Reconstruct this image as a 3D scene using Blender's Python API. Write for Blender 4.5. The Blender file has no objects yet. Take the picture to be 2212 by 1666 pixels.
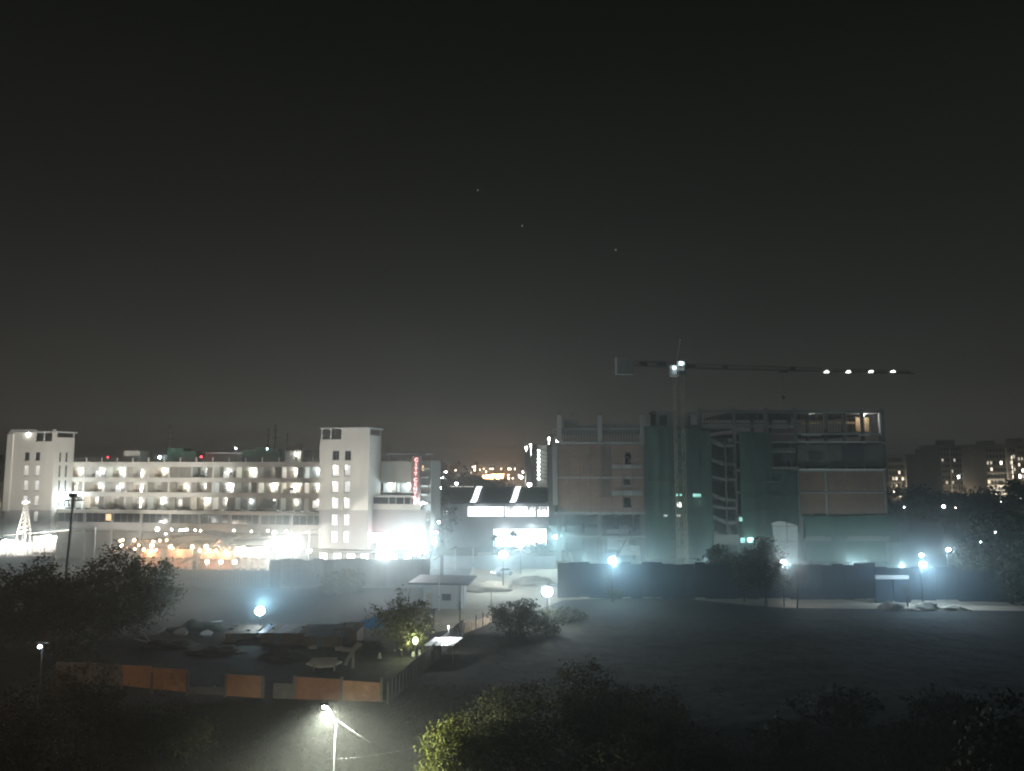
import bpy, math, random
from mathutils import Vector, Matrix, noise as mnoise

random.seed(7)
SC = bpy.context.scene
COL = SC.collection
R = math.radians

# ------------------------------------------------------------------ camera, sky, exposure
CAM_H = 21.0
PITCH = 5.96
FPX = 1600.0
CX, CY = 1106.0, 833.0
cam_d = bpy.data.cameras.new('camera')
cam = bpy.data.objects.new('camera', cam_d)
COL.objects.link(cam)
cam.location = (0, 0, CAM_H)
cam.rotation_euler = (R(90 + PITCH), 0, 0)
cam_d.sensor_width = 36.0
cam_d.lens = 36.0 * FPX / 2212.0
cam_d.clip_start = 0.5
cam_d.clip_end = 9000
cam_d.dof.use_dof = True              # handheld night shot, focused a little short: everything far is soft
cam_d.dof.focus_distance = 5.0
cam_d.dof.aperture_fstop = 2.5
SC.camera = cam

world = bpy.data.worlds.new('World')
SC.world = world
world.use_nodes = True
nt = world.node_tree
nt.nodes.clear()
wo = nt.nodes.new('ShaderNodeOutputWorld')
add = nt.nodes.new('ShaderNodeAddShader')
bg1 = nt.nodes.new('ShaderNodeBackground')
bg2 = nt.nodes.new('ShaderNodeBackground')
sky = nt.nodes.new('ShaderNodeTexSky')
sky.sky_type = 'NISHITA'
sky.sun_disc = False
sky.sun_elevation = R(-6)
sky.sun_rotation = R(180)
bg1.inputs[1].default_value = 0.05
nt.links.new(sky.outputs[0], bg1.inputs[0])
# night sky brightened by town light: darker overhead, greyer towards the horizon, the same all round
tc = nt.nodes.new('ShaderNodeTexCoord')
sx = nt.nodes.new('ShaderNodeSeparateXYZ')
ramp = nt.nodes.new('ShaderNodeValToRGB')
nt.links.new(tc.outputs['Generated'], sx.inputs[0])
nt.links.new(sx.outputs['Z'], ramp.inputs[0])
cr = ramp.color_ramp
cr.elements[0].position = 0.0
cr.elements[0].color = (0.040, 0.0385, 0.0345, 1)
cr.elements[1].position = 0.75
cr.elements[1].color = (0.0024, 0.0030, 0.0025, 1)
for p_, c_ in ((0.10, (0.0225, 0.0222, 0.0198)), (0.2, (0.0146, 0.0150, 0.0134)), (0.33, (0.0094, 0.0101, 0.0090)), (0.5, (0.0052, 0.0059, 0.0051))):
    e = cr.elements.new(p_)
    e.color = (*c_, 1)
nt.links.new(ramp.outputs[0], bg2.inputs[0])
bg2.inputs[1].default_value = 1.0
nt.links.new(bg1.outputs[0], add.inputs[0])
nt.links.new(bg2.outputs[0], add.inputs[1])
nt.links.new(add.outputs[0], wo.inputs['Surface'])

SC.view_settings.view_transform = 'Standard'
SC.view_settings.look = 'None'
SC.view_settings.exposure = 0.0
SC.view_settings.gamma = 1.0
SC.view_settings.use_curve_mapping = False
SC.render.engine = 'CYCLES'
cy = SC.cycles
cy.use_denoising = True
cy.denoiser = 'OPENIMAGEDENOISE'
cy.max_bounces = 3
cy.diffuse_bounces = 2
cy.glossy_bounces = 1
cy.transmission_bounces = 2
cy.volume_bounces = 0
cy.transparent_max_bounces = 6
cy.sample_clamp_indirect = 1.5
cy.use_light_tree = True
cy.caustics_reflective = False
cy.caustics_refractive = False

HAZE_DENSITY = 0.0009
HAZE_ANISO = 0.6
SMOKE_DENSITY = 0.0120

# ------------------------------------------------------------------ pixel -> world helpers (photo seen at 2212 wide)
cp, sp = math.cos(R(PITCH)), math.sin(R(PITCH))
def ray(px, py):
    dx, dy = (px - CX) / FPX, -(py - CY) / FPX
    return Vector((dx, cp - dy * sp, sp + dy * cp))
ORG = Vector((0, 0, CAM_H))
def at(px, py, Y):
    d = ray(px, py)
    return ORG + d * (Y / d.y)
def gnd(px, py, z=0.0):
    d = ray(px, py)
    return ORG + d * ((z - CAM_H) / d.z)
def hit(px, py, o, n):
    d = ray(px, py)
    return ORG + d * ((o - ORG).dot(n) / d.dot(n))

# ------------------------------------------------------------------ materials
MATS = {}
def pm(name, c, c2=None, scale=1.0, rough=0.85, bump=0.0, detail=4.0, streak=False, metal=0.0, spec=0.3):
    m = bpy.data.materials.new(name)
    m.use_nodes = True
    t = m.node_tree
    b = t.nodes['Principled BSDF']
    b.inputs['Roughness'].default_value = rough
    b.inputs['Metallic'].default_value = metal
    b.inputs['Specular IOR Level'].default_value = spec
    c2 = c2 or tuple(x * 0.72 for x in c)
    co = t.nodes.new('ShaderNodeTexCoord')
    mp = t.nodes.new('ShaderNodeMapping')
    mp.inputs['Scale'].default_value = (1, 1, 0.22) if streak else (1, 1, 1)
    nz = t.nodes.new('ShaderNodeTexNoise')
    nz.inputs['Scale'].default_value = scale
    nz.inputs['Detail'].default_value = detail
    nz.inputs['Roughness'].default_value = 0.65
    mx = t.nodes.new('ShaderNodeMix')
    mx.data_type = 'RGBA'
    rp = t.nodes.new('ShaderNodeMapRange')
    rp.inputs[1].default_value = 0.32
    rp.inputs[2].default_value = 0.68
    t.links.new(co.outputs['Object'], mp.inputs[0])
    t.links.new(mp.outputs[0], nz.inputs['Vector'])
    t.links.new(nz.outputs[0], rp.inputs[0])
    t.links.new(rp.outputs[0], mx.inputs[0])
    mx.inputs[6].default_value = (*c, 1)
    mx.inputs[7].default_value = (*c2, 1)
    t.links.new(mx.outputs[2], b.inputs['Base Color'])
    if bump:
        bp = t.nodes.new('ShaderNodeBump')
        bp.inputs['Strength'].default_value = bump
        bp.inputs['Distance'].default_value = 0.2
        t.links.new(nz.outputs[0], bp.inputs['Height'])
        t.links.new(bp.outputs[0], b.inputs['Normal'])
    MATS[name] = m
    return m
def em(name, c, s, sampling='NONE'):
    m = bpy.data.materials.new(name)
    m.use_nodes = True
    t = m.node_tree
    b = t.nodes['Principled BSDF']
    b.inputs['Base Color'].default_value = (*[min(0.8, x) for x in c], 1)
    b.inputs['Emission Color'].default_value = (*c, 1)
    b.inputs['Emission Strength'].default_value = s
    m.cycles.emission_sampling = sampling
    MATS[name] = m
    return m

def brickmat(name, c1, c2, mortar, scale=1.0):
    m = bpy.data.materials.new(name)
    m.use_nodes = True
    t = m.node_tree
    b = t.nodes['Principled BSDF']
    b.inputs['Roughness'].default_value = 0.9
    co = t.nodes.new('ShaderNodeTexCoord')
    mp = t.nodes.new('ShaderNodeMapping')
    mp.inputs['Rotation'].default_value = (R(90), 0, 0)
    br = t.nodes.new('ShaderNodeTexBrick')
    br.inputs['Scale'].default_value = 1.0
    br.inputs['Brick Width'].default_value = 0.42 * scale
    br.inputs['Row Height'].default_value = 0.2 * scale
    br.inputs['Mortar Size'].default_value = 0.012
    br.inputs['Color1'].default_value = (*c1, 1)
    br.inputs['Color2'].default_value = (*c2, 1)
    br.inputs['Mortar'].default_value = (*mortar, 1)
    nz = t.nodes.new('ShaderNodeTexNoise')
    nz.inputs['Scale'].default_value = 0.35
    nz.inputs['Detail'].default_value = 6
    mx = t.nodes.new('ShaderNodeMix')
    mx.data_type = 'RGBA'
    mx.blend_type = 'MULTIPLY'
    mx.inputs[0].default_value = 0.6
    t.links.new(co.outputs['Object'], mp.inputs[0])
    t.links.new(mp.outputs[0], br.inputs['Vector'])
    t.links.new(co.outputs['Object'], nz.inputs['Vector'])
    t.links.new(br.outputs[0], mx.inputs[6])
    t.links.new(nz.outputs[0], mx.inputs[7])
    t.links.new(mx.outputs[2], b.inputs['Base Color'])
    MATS[name] = m
    return m

M = MATS
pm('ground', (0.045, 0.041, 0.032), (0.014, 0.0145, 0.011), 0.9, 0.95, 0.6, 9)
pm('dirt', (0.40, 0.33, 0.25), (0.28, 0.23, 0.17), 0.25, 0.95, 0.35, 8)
pm('soil', (0.36, 0.28, 0.21), (0.22, 0.17, 0.12), 0.8, 0.95, 0.6, 8)
pm('asphalt', (0.06, 0.06, 0.06), (0.04, 0.04, 0.04), 0.5, 0.9, 0.2)
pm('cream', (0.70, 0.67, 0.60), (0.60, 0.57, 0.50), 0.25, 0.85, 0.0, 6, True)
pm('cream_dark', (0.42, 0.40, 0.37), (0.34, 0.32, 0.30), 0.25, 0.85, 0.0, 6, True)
pm('balcony_wall', (0.62, 0.60, 0.54), (0.52, 0.50, 0.45), 0.6)
pm('curtained_glass', (0.42, 0.40, 0.35), (0.3, 0.285, 0.25), 1.5, 0.3)
pm('screen', (0.33, 0.305, 0.26), (0.25, 0.23, 0.2), 2.0)
pm('door_wood', (0.33, 0.28, 0.22), (0.25, 0.21, 0.165), 3.0)
pm('frame_metal', (0.30, 0.30, 0.30), (0.22, 0.22, 0.22), 2.0, 0.5)
pm('dark_metal', (0.05, 0.05, 0.052), (0.03, 0.03, 0.03), 3.0, 0.5)
pm('white_metal', (0.72, 0.72, 0.70), (0.6, 0.6, 0.58), 2.0, 0.5)
pm('galv', (0.45, 0.46, 0.46), (0.32, 0.33, 0.33), 3.0, 0.45)
pm('glass_dark', (0.05, 0.06, 0.065), (0.03, 0.035, 0.04), 1.0, 0.12, spec=0.6)
pm('plant_green', (0.05, 0.13, 0.09), (0.03, 0.08, 0.055), 1.5)
pm('pylon', (0.36, 0.25, 0.22), (0.30, 0.20, 0.18), 0.6)
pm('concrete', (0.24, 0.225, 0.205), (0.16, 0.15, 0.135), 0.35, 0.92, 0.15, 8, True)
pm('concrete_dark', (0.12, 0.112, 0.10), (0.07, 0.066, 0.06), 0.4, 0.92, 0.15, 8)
pm('formwork', (0.45, 0.33, 0.19), (0.34, 0.24, 0.13), 1.2)
pm('net_green', (0.042, 0.088, 0.066), (0.022, 0.052, 0.04), 0.35, 0.9, 0.3, 6, True)
pm('net_dark', (0.032, 0.058, 0.048), (0.018, 0.035, 0.03), 0.3, 0.9, 0.3, 6, True)
pm('white_sheet', (0.62, 0.60, 0.57), (0.48, 0.46, 0.44), 0.6, 0.6, 0.3)
brickmat('brick', (0.27, 0.15, 0.105), (0.20, 0.11, 0.075), (0.21, 0.175, 0.145))
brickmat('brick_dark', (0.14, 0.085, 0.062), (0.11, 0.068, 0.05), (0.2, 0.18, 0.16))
pm('hoarding', (0.045, 0.062, 0.085), (0.03, 0.042, 0.058), 0.5, 0.6, 0.0, 5, True)
pm('hoarding_grey', (0.24, 0.265, 0.275), (0.175, 0.195, 0.205), 0.5, 0.7, 0.0, 5, True)
pm('crane_paint', (0.26, 0.22, 0.155), (0.18, 0.15, 0.105), 1.0, 0.5)
pm('crane_white', (0.6, 0.6, 0.58), (0.5, 0.5, 0.48), 1.0, 0.5)
pm('panel_orange', (0.50, 0.29, 0.165), (0.27, 0.145, 0.08), 0.9, 0.85, 0.2, 6)
pm('panel_brown', (0.30, 0.15, 0.085), (0.2, 0.1, 0.06), 1.0, 0.85, 0.2, 6)
pm('panel_tan', (0.42, 0.24, 0.14), (0.32, 0.17, 0.10), 1.0, 0.85, 0.2, 6)
pm('panel_grey', (0.17, 0.165, 0.155), (0.12, 0.115, 0.11), 1.0, 0.85, 0.2, 6)
pm('tarp_blue', (0.05, 0.30, 0.62), (0.035, 0.22, 0.50), 0.9, 0.5, 0.4)
pm('canvas', (0.38, 0.365, 0.35), (0.30, 0.29, 0.28), 0.5, 0.8, 0.1)
pm('canvas_dark', (0.20, 0.19, 0.185), (0.14, 0.135, 0.13), 0.5, 0.8, 0.1)
pm('roof_sheet', (0.62, 0.64, 0.66), (0.5, 0.52, 0.54), 0.8, 0.35, 0.1)
pm('roof_slate', (0.085, 0.10, 0.125), (0.06, 0.072, 0.09), 0.6, 0.6)
pm('wall_grey', (0.34, 0.35, 0.36), (0.27, 0.28, 0.29), 0.4)
pm('bark', (0.10, 0.08, 0.06), (0.06, 0.048, 0.036), 4.0, 0.95, 0.4)
pm('leaf_dark', (0.062, 0.070, 0.036), (0.03, 0.036, 0.018), 0.9, 0.7)
pm('leaf_mid', (0.12, 0.118, 0.052), (0.062, 0.064, 0.027), 0.9, 0.7)
pm('leaf_lime', (0.20, 0.205, 0.035), (0.11, 0.125, 0.022), 0.8, 0.65)
pm('leaf_brown', (0.125, 0.098, 0.055), (0.07, 0.057, 0.03), 0.9, 0.75)
pm('grass', (0.045, 0.042, 0.032), (0.022, 0.022, 0.016), 0.2, 0.9)
pm('debris_pale', (0.5, 0.49, 0.46), (0.36, 0.35, 0.33), 1.2)
pm('timber', (0.17, 0.125, 0.09), (0.11, 0.08, 0.055), 2.0)
pm('car_paint', (0.5, 0.51, 0.53), (0.45, 0.46, 0.48), 1.0, 0.3)
pm('rubber', (0.03, 0.03, 0.03), None, 2.0, 0.8)
pm('tower_dark', (0.10, 0.10, 0.10), (0.07, 0.07, 0.07), 0.4)
pm('tower_pale', (0.35, 0.36, 0.35), (0.28, 0.29, 0.28), 0.4)
pm('apartment', (0.40, 0.37, 0.33), (0.28, 0.26, 0.23), 0.1, 0.9, 0, 4, True)
pm('apartment_pale', (0.6, 0.58, 0.54), (0.5, 0.48, 0.45), 0.1, 0.9, 0, 4, True)
COOL = (0.72, 0.90, 1.0)
WHITE = (1.0, 0.985, 0.94)
WARM = (1.0, 0.60, 0.34)
SODIUM = (1.0, 0.55, 0.22)
em('glow_cool', COOL, 40)
em('glow_white', WHITE, 40)
em('glow_soft', WHITE, 6)
em('glow_warm', (1.0, 0.66, 0.42), 14)
em('glow_orange', (1.0, 0.56, 0.26), 30)
em('glow_red', (1.0, 0.05, 0.08), 9)
em('letter_red', (1.0, 0.46, 0.48), 2.4)
em('sign_pink', (1.0, 0.80, 0.88), 5)
em('lit_pane', (1.0, 0.96, 0.86), 0.62)
em('lit_pane_bright', (1.0, 0.97, 0.88), 2.2)
em('lit_pane_dim', (1.0, 0.95, 0.85), 0.22)
em('lit_glass', (0.93, 0.97, 1.0), 2.6)
em('lit_orange', (1.0, 0.62, 0.34), 1.6)
em('lit_green', (0.45, 1.0, 0.85), 0.7)
em('shop_warm', (1.0, 0.60, 0.45), 0.55)
pm('shop_cloth', (0.72, 0.46, 0.36), (0.30, 0.16, 0.12), 1.6, 0.8, 0, 8)
pm('shop_cloth_white', (0.78, 0.74, 0.68), (0.35, 0.30, 0.27), 1.6, 0.8, 0, 8)
em('shop_white', (1.0, 0.96, 0.90), 1.3)
em('rib_white', (0.92, 0.97, 1.0), 3.2)
em('strip_pale', (1.0, 0.9, 0.82), 1.1)
em('star_white', (0.9, 0.95, 1.0), 0.2)

# ------------------------------------------------------------------ mesh builder
class MB:
    def __init__(s):
        s.v, s.f = [], []
    def box(s, x0, x1, y0, y1, z0, z1):
        if x0 > x1: x0, x1 = x1, x0
        if y0 > y1: y0, y1 = y1, y0
        if z0 > z1: z0, z1 = z1, z0
        b = len(s.v)
        s.v += [(x0, y0, z0), (x1, y0, z0), (x1, y1, z0), (x0, y1, z0), (x0, y0, z1), (x1, y0, z1), (x1, y1, z1), (x0, y1, z1)]
        for q in ((0, 3, 2, 1), (4, 5, 6, 7), (0, 1, 5, 4), (1, 2, 6, 5), (2, 3, 7, 6), (3, 0, 4, 7)):
            s.f.append(tuple(b + i for i in q))
        return s
    def bar(s, p, q, r, n=4, r2=None):
        p, q = Vector(p), Vector(q)
        d = (q - p)
        if d.length < 1e-6: return s
        d.normalize()
        a = d.cross(Vector((0, 0, 1)))
        if a.length < 1e-3: a = Vector((1, 0, 0))
        a.normalize()
        c = d.cross(a)
        b = len(s.v)
        r2 = r if r2 is None else r2
        for P_, rr in ((p, r), (q, r2)):
            for i in range(n):
                t = 2 * math.pi * (i + 0.5) / n
                s.v.append(tuple(P_ + (a * math.cos(t) + c * math.sin(t)) * rr))
        for i in range(n):
            j = (i + 1) % n
            s.f.append((b + i, b + j, b + n + j, b + n + i))
        s.f.append(tuple(b + i for i in reversed(range(n))))
        s.f.append(tuple(b + n + i for i in range(n)))
        return s
    def sphere(s, c, r, n=10, m=7, sz=1.0):
        b = len(s.v)
        for j in range(m + 1):
            ph = math.pi * j / m
            for i in range(n):
                t = 2 * math.pi * i / n
                s.v.append((c[0] + r * math.sin(ph) * math.cos(t), c[1] + r * math.sin(ph) * math.sin(t), c[2] + r * sz * math.cos(ph)))
        for j in range(m):
            for i in range(n):
                k = (i + 1) % n
                s.f.append((b + j * n + i, b + (j + 1) * n + i, b + (j + 1) * n + k, b + j * n + k))
        return s
    def prism(s, poly, y0, y1):          # poly in (x,z), extruded along y
        b = len(s.v)
        n = len(poly)
        for y in (y0, y1):
            for x, z in poly: s.v.append((x, y, z))
        s.f.append(tuple(range(b, b + n)))
        s.f.append(tuple(reversed(range(b + n, b + 2 * n))))
        for i in range(n):
            j = (i + 1) % n
            s.f.append((b + j, b + i, b + n + i, b + n + j))
        return s
    def hexa(s, lo, hi):                 # lower and upper quads
        b = len(s.v)
        s.v += [tuple(p) for p in lo] + [tuple(p) for p in hi]
        for q in ((0, 3, 2, 1), (4, 5, 6, 7), (0, 1, 5, 4), (1, 2, 6, 5), (2, 3, 7, 6), (3, 0, 4, 7)):
            s.f.append(tuple(b + i for i in q))
        return s
    def strip(s, pts, th):               # thick ribbon: pts = rows of points, th = downward thickness
        b = len(s.v)
        rows, cols = len(pts), len(pts[0])
        for lay in (0, 1):
            for row in pts:
                for p in row: s.v.append((p[0], p[1], p[2] - lay * th))
        N = rows * cols
        for i in range(rows - 1):
            for j in range(cols - 1):
                a = b + i * cols + j
                s.f.append((a, a + 1, a + cols + 1, a + cols))
                s.f.append((N + a + cols, N + a + cols + 1, N + a + 1, N + a))
        def side(ids):
            for k in range(len(ids) - 1):
                s.f.append((ids[k], ids[k] + N, ids[k + 1] + N, ids[k + 1]))
        side([b + j for j in range(cols)])
        side([b + (rows - 1) * cols + j for j in reversed(range(cols))])
        side([b + i * cols for i in reversed(range(rows))])
        side([b + i * cols + cols - 1 for i in range(rows)])
        return s
    def wall(s, x0, x1, z0, z1, y0, y1, holes):      # wall in the xz plane with rectangular openings
        xs = sorted({x0, x1, *[h[0] for h in holes], *[h[1] for h in holes]})
        zs = sorted({z0, z1, *[h[2] for h in holes], *[h[3] for h in holes]})
        for k in range(len(zs) - 1):
            run = None
            zc = (zs[k] + zs[k + 1]) / 2
            for i in range(len(xs) - 1):
                xc = (xs[i] + xs[i + 1]) / 2
                hole = any(h[0] < xc < h[1] and h[2] < zc < h[3] for h in holes)
                if hole:
                    if run is not None: s.box(run, xs[i], y0, y1, zs[k], zs[k + 1])
                    run = None
                elif run is None: run = xs[i]
            if run is not None: s.box(run, xs[-1], y0, y1, zs[k], zs[k + 1])
        return s
    def mesh(s, name, m, smooth=False):
        me = bpy.data.meshes.new(name)
        me.from_pydata(s.v, [], s.f)
        if m is not None: me.materials.append(M[m] if isinstance(m, str) else m)
        if smooth: me.polygons.foreach_set('use_smooth', [True] * len(me.polygons))
        me.update()
        return me
    def build(s, name, m, parent=None, loc=None, smooth=False):
        return link(name, s.mesh(name, m, smooth), parent, loc)

def link(name, me, parent=None, loc=None, rz=0.0):
    o = bpy.data.objects.new(name, me)
    COL.objects.link(o)
    if parent is not None: o.parent = parent
    if loc is not None: o.location = loc
    if rz: o.rotation_euler = (0, 0, rz)
    return o
def tag(o, label=None, cat=None, group=None, kind=None):
    if label: o['label'] = label
    if cat:
        o['category'] = cat
        o['kind'] = 'thing'
    if group: o['group'] = group
    if kind: o['kind'] = kind
    return o
def thing(name, label, cat, loc=(0, 0, 0), rz=0.0, group=None):
    o = bpy.data.objects.new(name, None)
    COL.objects.link(o)
    o.location = loc
    o.rotation_euler = (0, 0, rz)
    return tag(o, label, cat, group)
def bx(name, m, parent, x0, x1, y0, y1, z0, z1):
    return MB().box(x0, x1, y0, y1, z0, z1).build(name, m, parent)
def lamp_light(parent, loc, W, color, radius=0.25, spot=None, aim=None, blend=0.4):
    d = bpy.data.lights.new('lamp_light', 'SPOT' if spot else 'POINT')
    d.energy = W
    d.color = color
    d.shadow_soft_size = radius
    if spot:
        d.spot_size = R(spot)
        d.spot_blend = blend
    o = bpy.data.objects.new('lamp_light', d)
    COL.objects.link(o)
    if parent is not None: o.parent = parent
    o.location = loc
    if aim is not None:
        o.rotation_euler = Vector(aim).to_track_quat('-Z', 'Y').to_euler()
    return o

# ================================================================== SETTING
gm = MB()
S_ = 1500
gm.v = [(-S_, -S_, 0), (S_, -S_, 0), (S_, S_, 0), (-S_, S_, 0)]
gm.f = [(0, 1, 2, 3)]
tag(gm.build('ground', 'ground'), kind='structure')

def sheet(name, m, pts, z):
    b = MB()
    b.v = [(p[0], p[1], z) for p in pts]
    b.f = [tuple(range(len(pts)))]
    o = b.build(name, m)
    if o.data.polygons[0].normal.z < 0: o.data.flip_normals()
    return tag(o, kind='structure')
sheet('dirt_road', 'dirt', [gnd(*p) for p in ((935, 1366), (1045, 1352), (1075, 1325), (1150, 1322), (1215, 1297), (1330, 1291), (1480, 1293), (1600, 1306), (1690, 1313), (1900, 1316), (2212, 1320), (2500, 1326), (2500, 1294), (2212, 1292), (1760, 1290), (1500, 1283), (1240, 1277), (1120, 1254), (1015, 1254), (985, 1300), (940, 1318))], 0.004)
sheet('street', 'asphalt', [(-160, 140.5), (20, 131), (20, 148), (-160, 158)], 0.006)
sheet('forecourt', 'dirt', [(-8, 133), (12, 133), (14, 178), (-8, 178)], 0.009)

# haze: one closed box of even air round everything
hz = MB().box(-1600, 1600, -1600, 1600, -1.0, 49.0)
ho = hz.build('haze', None)
hm = bpy.data.materials.new('haze')
hm.use_nodes = True
ht = hm.node_tree
ht.nodes.clear()
hout = ht.nodes.new('ShaderNodeOutputMaterial')
pv = ht.nodes.new('ShaderNodeVolumePrincipled')
pv.inputs['Color'].default_value = (0.94, 0.96, 0.92, 1)
pv.inputs['Density'].default_value = HAZE_DENSITY
pv.inputs['Anisotropy'].default_value = HAZE_ANISO
ht.links.new(pv.outputs[0], hout.inputs['Volume'])
ho.data.materials.append(hm)
tag(ho, kind='stuff')

# low smoke drifting over the site: thickest near the ground and thinning out upwards and at its edges
so = MB().box(-150, 165, 82, 182, -0.6, 16.0).build('smoke', None)
sm = bpy.data.materials.new('smoke')
sm.use_nodes = True
st_ = sm.node_tree
st_.nodes.clear()
N = st_.nodes.new
L = st_.links.new
o_out, o_v, o_tc, o_sep, o_n = N('ShaderNodeOutputMaterial'), N('ShaderNodeVolumePrincipled'), N('ShaderNodeTexCoord'), N('ShaderNodeSeparateXYZ'), N('ShaderNodeTexNoise')
L(o_tc.outputs['Generated'], o_sep.inputs[0])
mpp = N('ShaderNodeMapping')
mpp.inputs['Scale'].default_value = (1, 1, 2.2)
L(o_tc.outputs['Object'], mpp.inputs[0])
L(mpp.outputs[0], o_n.inputs['Vector'])
o_n.inputs['Scale'].default_value = 0.035
o_n.inputs['Detail'].default_value = 3
def smooth(sock, a, b):
    r = N('ShaderNodeMapRange')
    r.interpolation_type = 'SMOOTHSTEP'
    r.inputs[1].default_value, r.inputs[2].default_value = a, b
    L(sock, r.inputs[0])
    return r.outputs[0]
def mul(a, b):
    m = N('ShaderNodeMath')
    m.operation = 'MULTIPLY'
    L(a, m.inputs[0])
    if isinstance(b, float): m.inputs[1].default_value = b
    else: L(b, m.inputs[1])
    return m.outputs[0]
dn = smooth(o_sep.outputs['Z'], 1.0, 0.25)
for ax, a, b in (('X', 0.0, 0.12), ('X', 1.0, 0.88), ('Y', 0.02, 0.24), ('Y', 1.0, 0.85)): dn = mul(dn, smooth(o_sep.outputs[ax], a, b))
dn = mul(dn, smooth(o_n.outputs[0], 0.18, 0.72))
dn = mul(dn, SMOKE_DENSITY)
L(dn, o_v.inputs['Density'])
o_v.inputs['Color'].default_value = (0.74, 0.92, 0.95, 1)
o_v.inputs['Anisotropy'].default_value = 0.68
L(o_v.outputs[0], o_out.inputs['Volume'])
so.data.materials.append(sm)
tag(so, kind='stuff')
# a small drift of the same smoke where the near street lamp shines
def puff(c, r, dens, name='smoke'):
    o = MB().sphere((0, 0, 0), 1.0, 24, 14)
    o.v = [(v[0] * r[0], v[1] * r[1], max(-c[2] - 0.5, v[2] * r[2])) for v in o.v]
    ob = o.build(name, None, None, c)
    m = bpy.data.materials.new('smoke_drift')
    m.use_nodes = True
    t = m.node_tree
    t.nodes.clear()
    out, v, tcx, ln = t.nodes.new('ShaderNodeOutputMaterial'), t.nodes.new('ShaderNodeVolumePrincipled'), t.nodes.new('ShaderNodeTexCoord'), t.nodes.new('ShaderNodeVectorMath')
    mp_, mr, mm = t.nodes.new('ShaderNodeMapping'), t.nodes.new('ShaderNodeMapRange'), t.nodes.new('ShaderNodeMath')
    mp_.inputs['Scale'].default_value = tuple(1 / q for q in r)
    ln.operation = 'LENGTH'
    mr.interpolation_type = 'SMOOTHSTEP'
    mr.inputs[1].default_value, mr.inputs[2].default_value = 1.0, 0.35
    mm.operation = 'MULTIPLY'
    mm.inputs[1].default_value = dens
    t.links.new(tcx.outputs['Object'], mp_.inputs[0])
    t.links.new(mp_.outputs[0], ln.inputs[0])
    t.links.new(ln.outputs['Value'], mr.inputs[0])
    t.links.new(mr.outputs[0], mm.inputs[0])
    t.links.new(mm.outputs[0], v.inputs['Density'])
    v.inputs['Color'].default_value = (0.95, 0.97, 0.92, 1)
    v.inputs['Anisotropy'].default_value = 0.2
    t.links.new(v.outputs[0], out.inputs['Volume'])
    ob.data.materials.append(m)
    return tag(ob, kind='stuff')
puff((-10.5, 44, 2.0), (15, 12, 9), 0.010)
puff((-30.0, 97, 2.5), (24, 12, 9), 0.010)
for n_ in (bpy.data.materials['smoke_drift.001'].node_tree.nodes,):
    for q in n_:
        if q.type == 'PRINCIPLED_VOLUME': q.inputs['Color'].default_value = (0.66, 0.88, 1.0, 1)

# ================================================================== BUILDING WITH LIT GALLERIES (behind the market)
HA = at(155, 998, 168.0)
HB = at(690, 998, 158.0)
hang = math.atan2(HB.y - HA.y, HB.x - HA.x)
UD = Vector((math.cos(hang), math.sin(hang), 0))
WD = Vector((-math.sin(hang), math.cos(hang), 0))
HO = Vector((HA.x, HA.y, 0))
def hp(px, py, w):                     # pixel on the plane w -> (u, z)
    P_ = hit(px, py, HO + WD * w, WD)
    return ((P_ - HO).dot(UD), P_.z)
def hs(px, py, u):                     # pixel on the side plane u -> (w, z)
    P_ = hit(px, py, HO + UD * u, UD)
    return ((P_ - HO).dot(WD), P_.z)
hotel = thing('gallery_building', 'long cream building with three lit gallery floors between two taller stair towers', 'building', HO, hang)
H = hotel
WT = -5.7
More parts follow.
